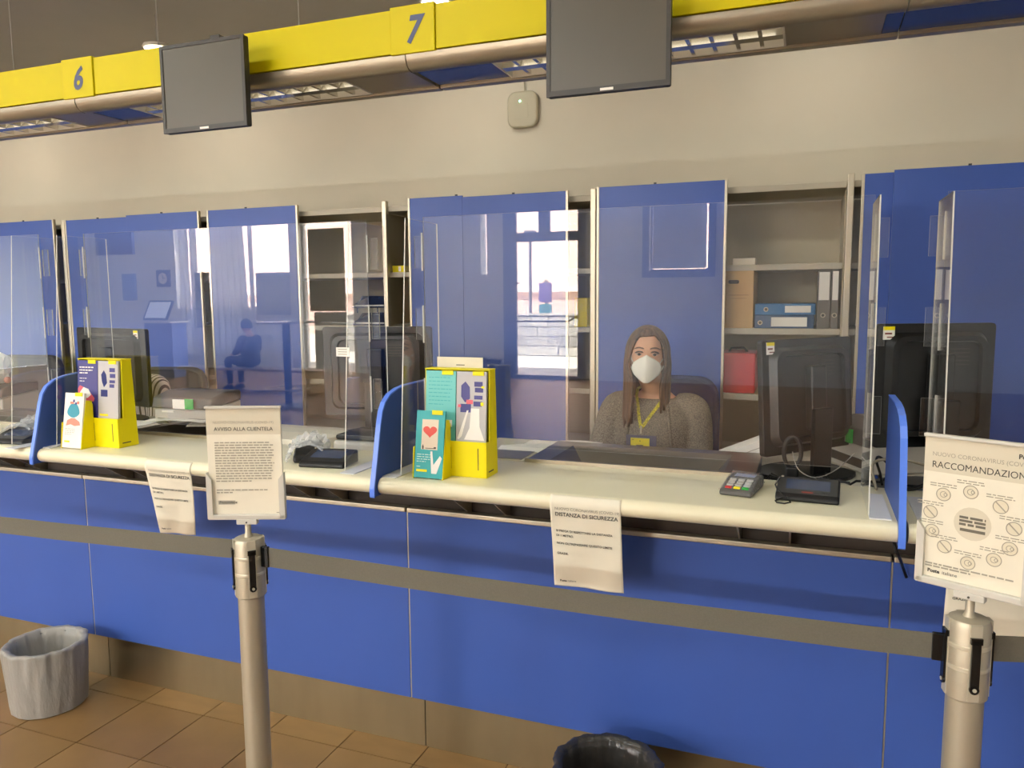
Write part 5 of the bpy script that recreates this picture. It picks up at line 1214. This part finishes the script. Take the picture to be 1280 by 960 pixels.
b = MB(); b.obox(Mk, .64, .04, .44); b.build('screen_case', m_black, t); b = MB(); b.obox(Mk @ Matrix.Translation((0, .022, 0)), .56, .004, .37); b.build('screen', mat('kiosk_screen', (210, 220, 240), .3, emit=(205, 220, 245), estr=1.6), t)
p = at(158, 359, 14.2); t = thing('wall_poster', 'small blue poster on the rear wall near the kiosk', 'poster', (p.x, YR, p.z)); b = MB(); b.box(p.x-.22, p.x+.22, YR, YR+.02, p.z-.32, p.z+.32); b.build('panel', mat('poster_blue', (110, 130, 176), .6), t)
p = at(201, 348, 14.2); t = thing('wall_clock', 'square dark wall clock above the kiosk', 'clock', (p.x, YR, p.z)); b = MB(); b.box(p.x-.2, p.x+.2, YR, YR+.04, p.z-.2, p.z+.2); b.build('case', m_black, t); b = MB(); b.cyl((p.x, YR+.04, p.z), (p.x, YR+.046, p.z), .13, 24); b.build('face', m_white, t)
b = MB(); b.box(p.x-.01, p.x+.01, YR+.046, YR+.049, p.z, p.z+.09); b.box(p.x, p.x+.07, YR+.046, YR+.049, p.z-.01, p.z+.01); b.build('hand', m_ink, t)
p = at(143, 290, 11); t = thing('hanging_sign', 'blank blue sign hanging from the hall ceiling', 'sign', (p.x, 4.66-11, p.z)); b = MB(); b.box(p.x-.45, p.x+.45, -6.36, -6.30, p.z-.42, 3.45); b.build('panel', mat('sign_blue', (50, 64, 120), .5), t); b = MB(); b.cyl((p.x-.3, -6.33, 3.45), (p.x-.3, -6.33, 3.6), .008, 8); b.cyl((p.x+.3, -6.33, 3.45), (p.x+.3, -6.33, 3.6), .008, 8); b.build('rod', m_alu, t)

# ------------------------------------------------------------------ the square outside
b = MB(); b.box(-70, 40, -60, YR-.3, -.12, -.01); struct(b, 'ground', mat('pale_paving', (225, 218, 206), .9, srgb=True))
t = thing('stone_wall', 'low grey stone wall across the square outside', 'wall', (-6, -15.6, 0))
b = MB(); b.box(-14, 0, -15.75, -15.45, -.01, 1.1); b.build('core', mat('mortar', (150, 146, 140), .9), t)
stm = [mat('stone_%d' % k, c, .9, noise=.3, nscale=9) for k, c in enumerate(((172, 168, 164), (156, 152, 150), (184, 180, 174)))]
sme = []
for m_ in stm:
    tb = MB(); tb.box(-.29, .29, -.05, .04, -.125, .125); me = tb.mesh('stone'); me.materials.append(m_); sme.append(me)
rng = random.Random(9)
for j in range(4):
    for i in range(12):
        x = -9.6+.6*i+(.3 if j % 2 else 0)
        o = bpy.data.objects.new('stone', rng.choice(sme)); C.objects.link(o); o.parent = t; o.location = (x+6, .17+rng.uniform(-.02, .01), .135+.265*j); WM[o.name] = Matrix.Identity(4)
b = MB(); b.box(-14, 0, -15.8, -15.38, 1.1, 1.16); b.build('coping', stm[2], t)
t = thing('pink_building', 'pink rendered building across the square outside', 'building', (-12, -26, 0))
mp_ = mat('pink_render', (240, 208, 196), .9); b = MB(); b.box(-60, 30, -27, -25.4, -.01, 1.85); b.build('base_wall', mat('pink_base', (206, 176, 166), .9), t)
b = MB(); b.box(-60, 30, -27, -25.6, 1.85, 14); b.build('wall', mp_, t); b = MB(); b.box(-60, 30, -25.6, -25.2, 1.82, 1.98); b.build('cornice', mat('cornice_white', (245, 240, 232), .9), t)
p = at(683, 374, 21.0); t = thing('totem_sign', 'small violet and teal sign box behind the stone wall', 'sign', (p.x, -16.3, 0)); b = MB(); b.box(p.x-.05, p.x+.05, -16.35, -16.3, -.01, 2.1); b.build('pole', m_gray, t); b = MB(); b.box(p.x-.18, p.x+.18, -16.29, -16.2, 1.45, 2.0); b.build('upper_panel', mat('totem_violet', (96, 82, 130), .6), t); b = MB(); b.box(p.x-.18, p.x+.18, -16.29, -16.2, .85, 1.40); b.build('lower_panel', mat('totem_teal', (80, 130, 140), .6), t)
p = at(662, 345, 21.2); t = thing('lamp_post', 'thin grey lamp post behind the stone wall', 'lamp post', (p.x, -16.6, 0)); b = MB(); b.cyl((p.x, -16.6, -.01), (p.x, -16.6, 3.4), .045, 12); b.build('pole', mat('lamp_post_grey', (110, 110, 124), .5), t); b = MB(); b.box(p.x-.15, p.x+.15, -16.7, -16.5, 3.4, 3.5); b.build('lamp_head', MATS['lamp_post_grey'], t)
for k, x in enumerate((-30, -14, -2)):
    pass
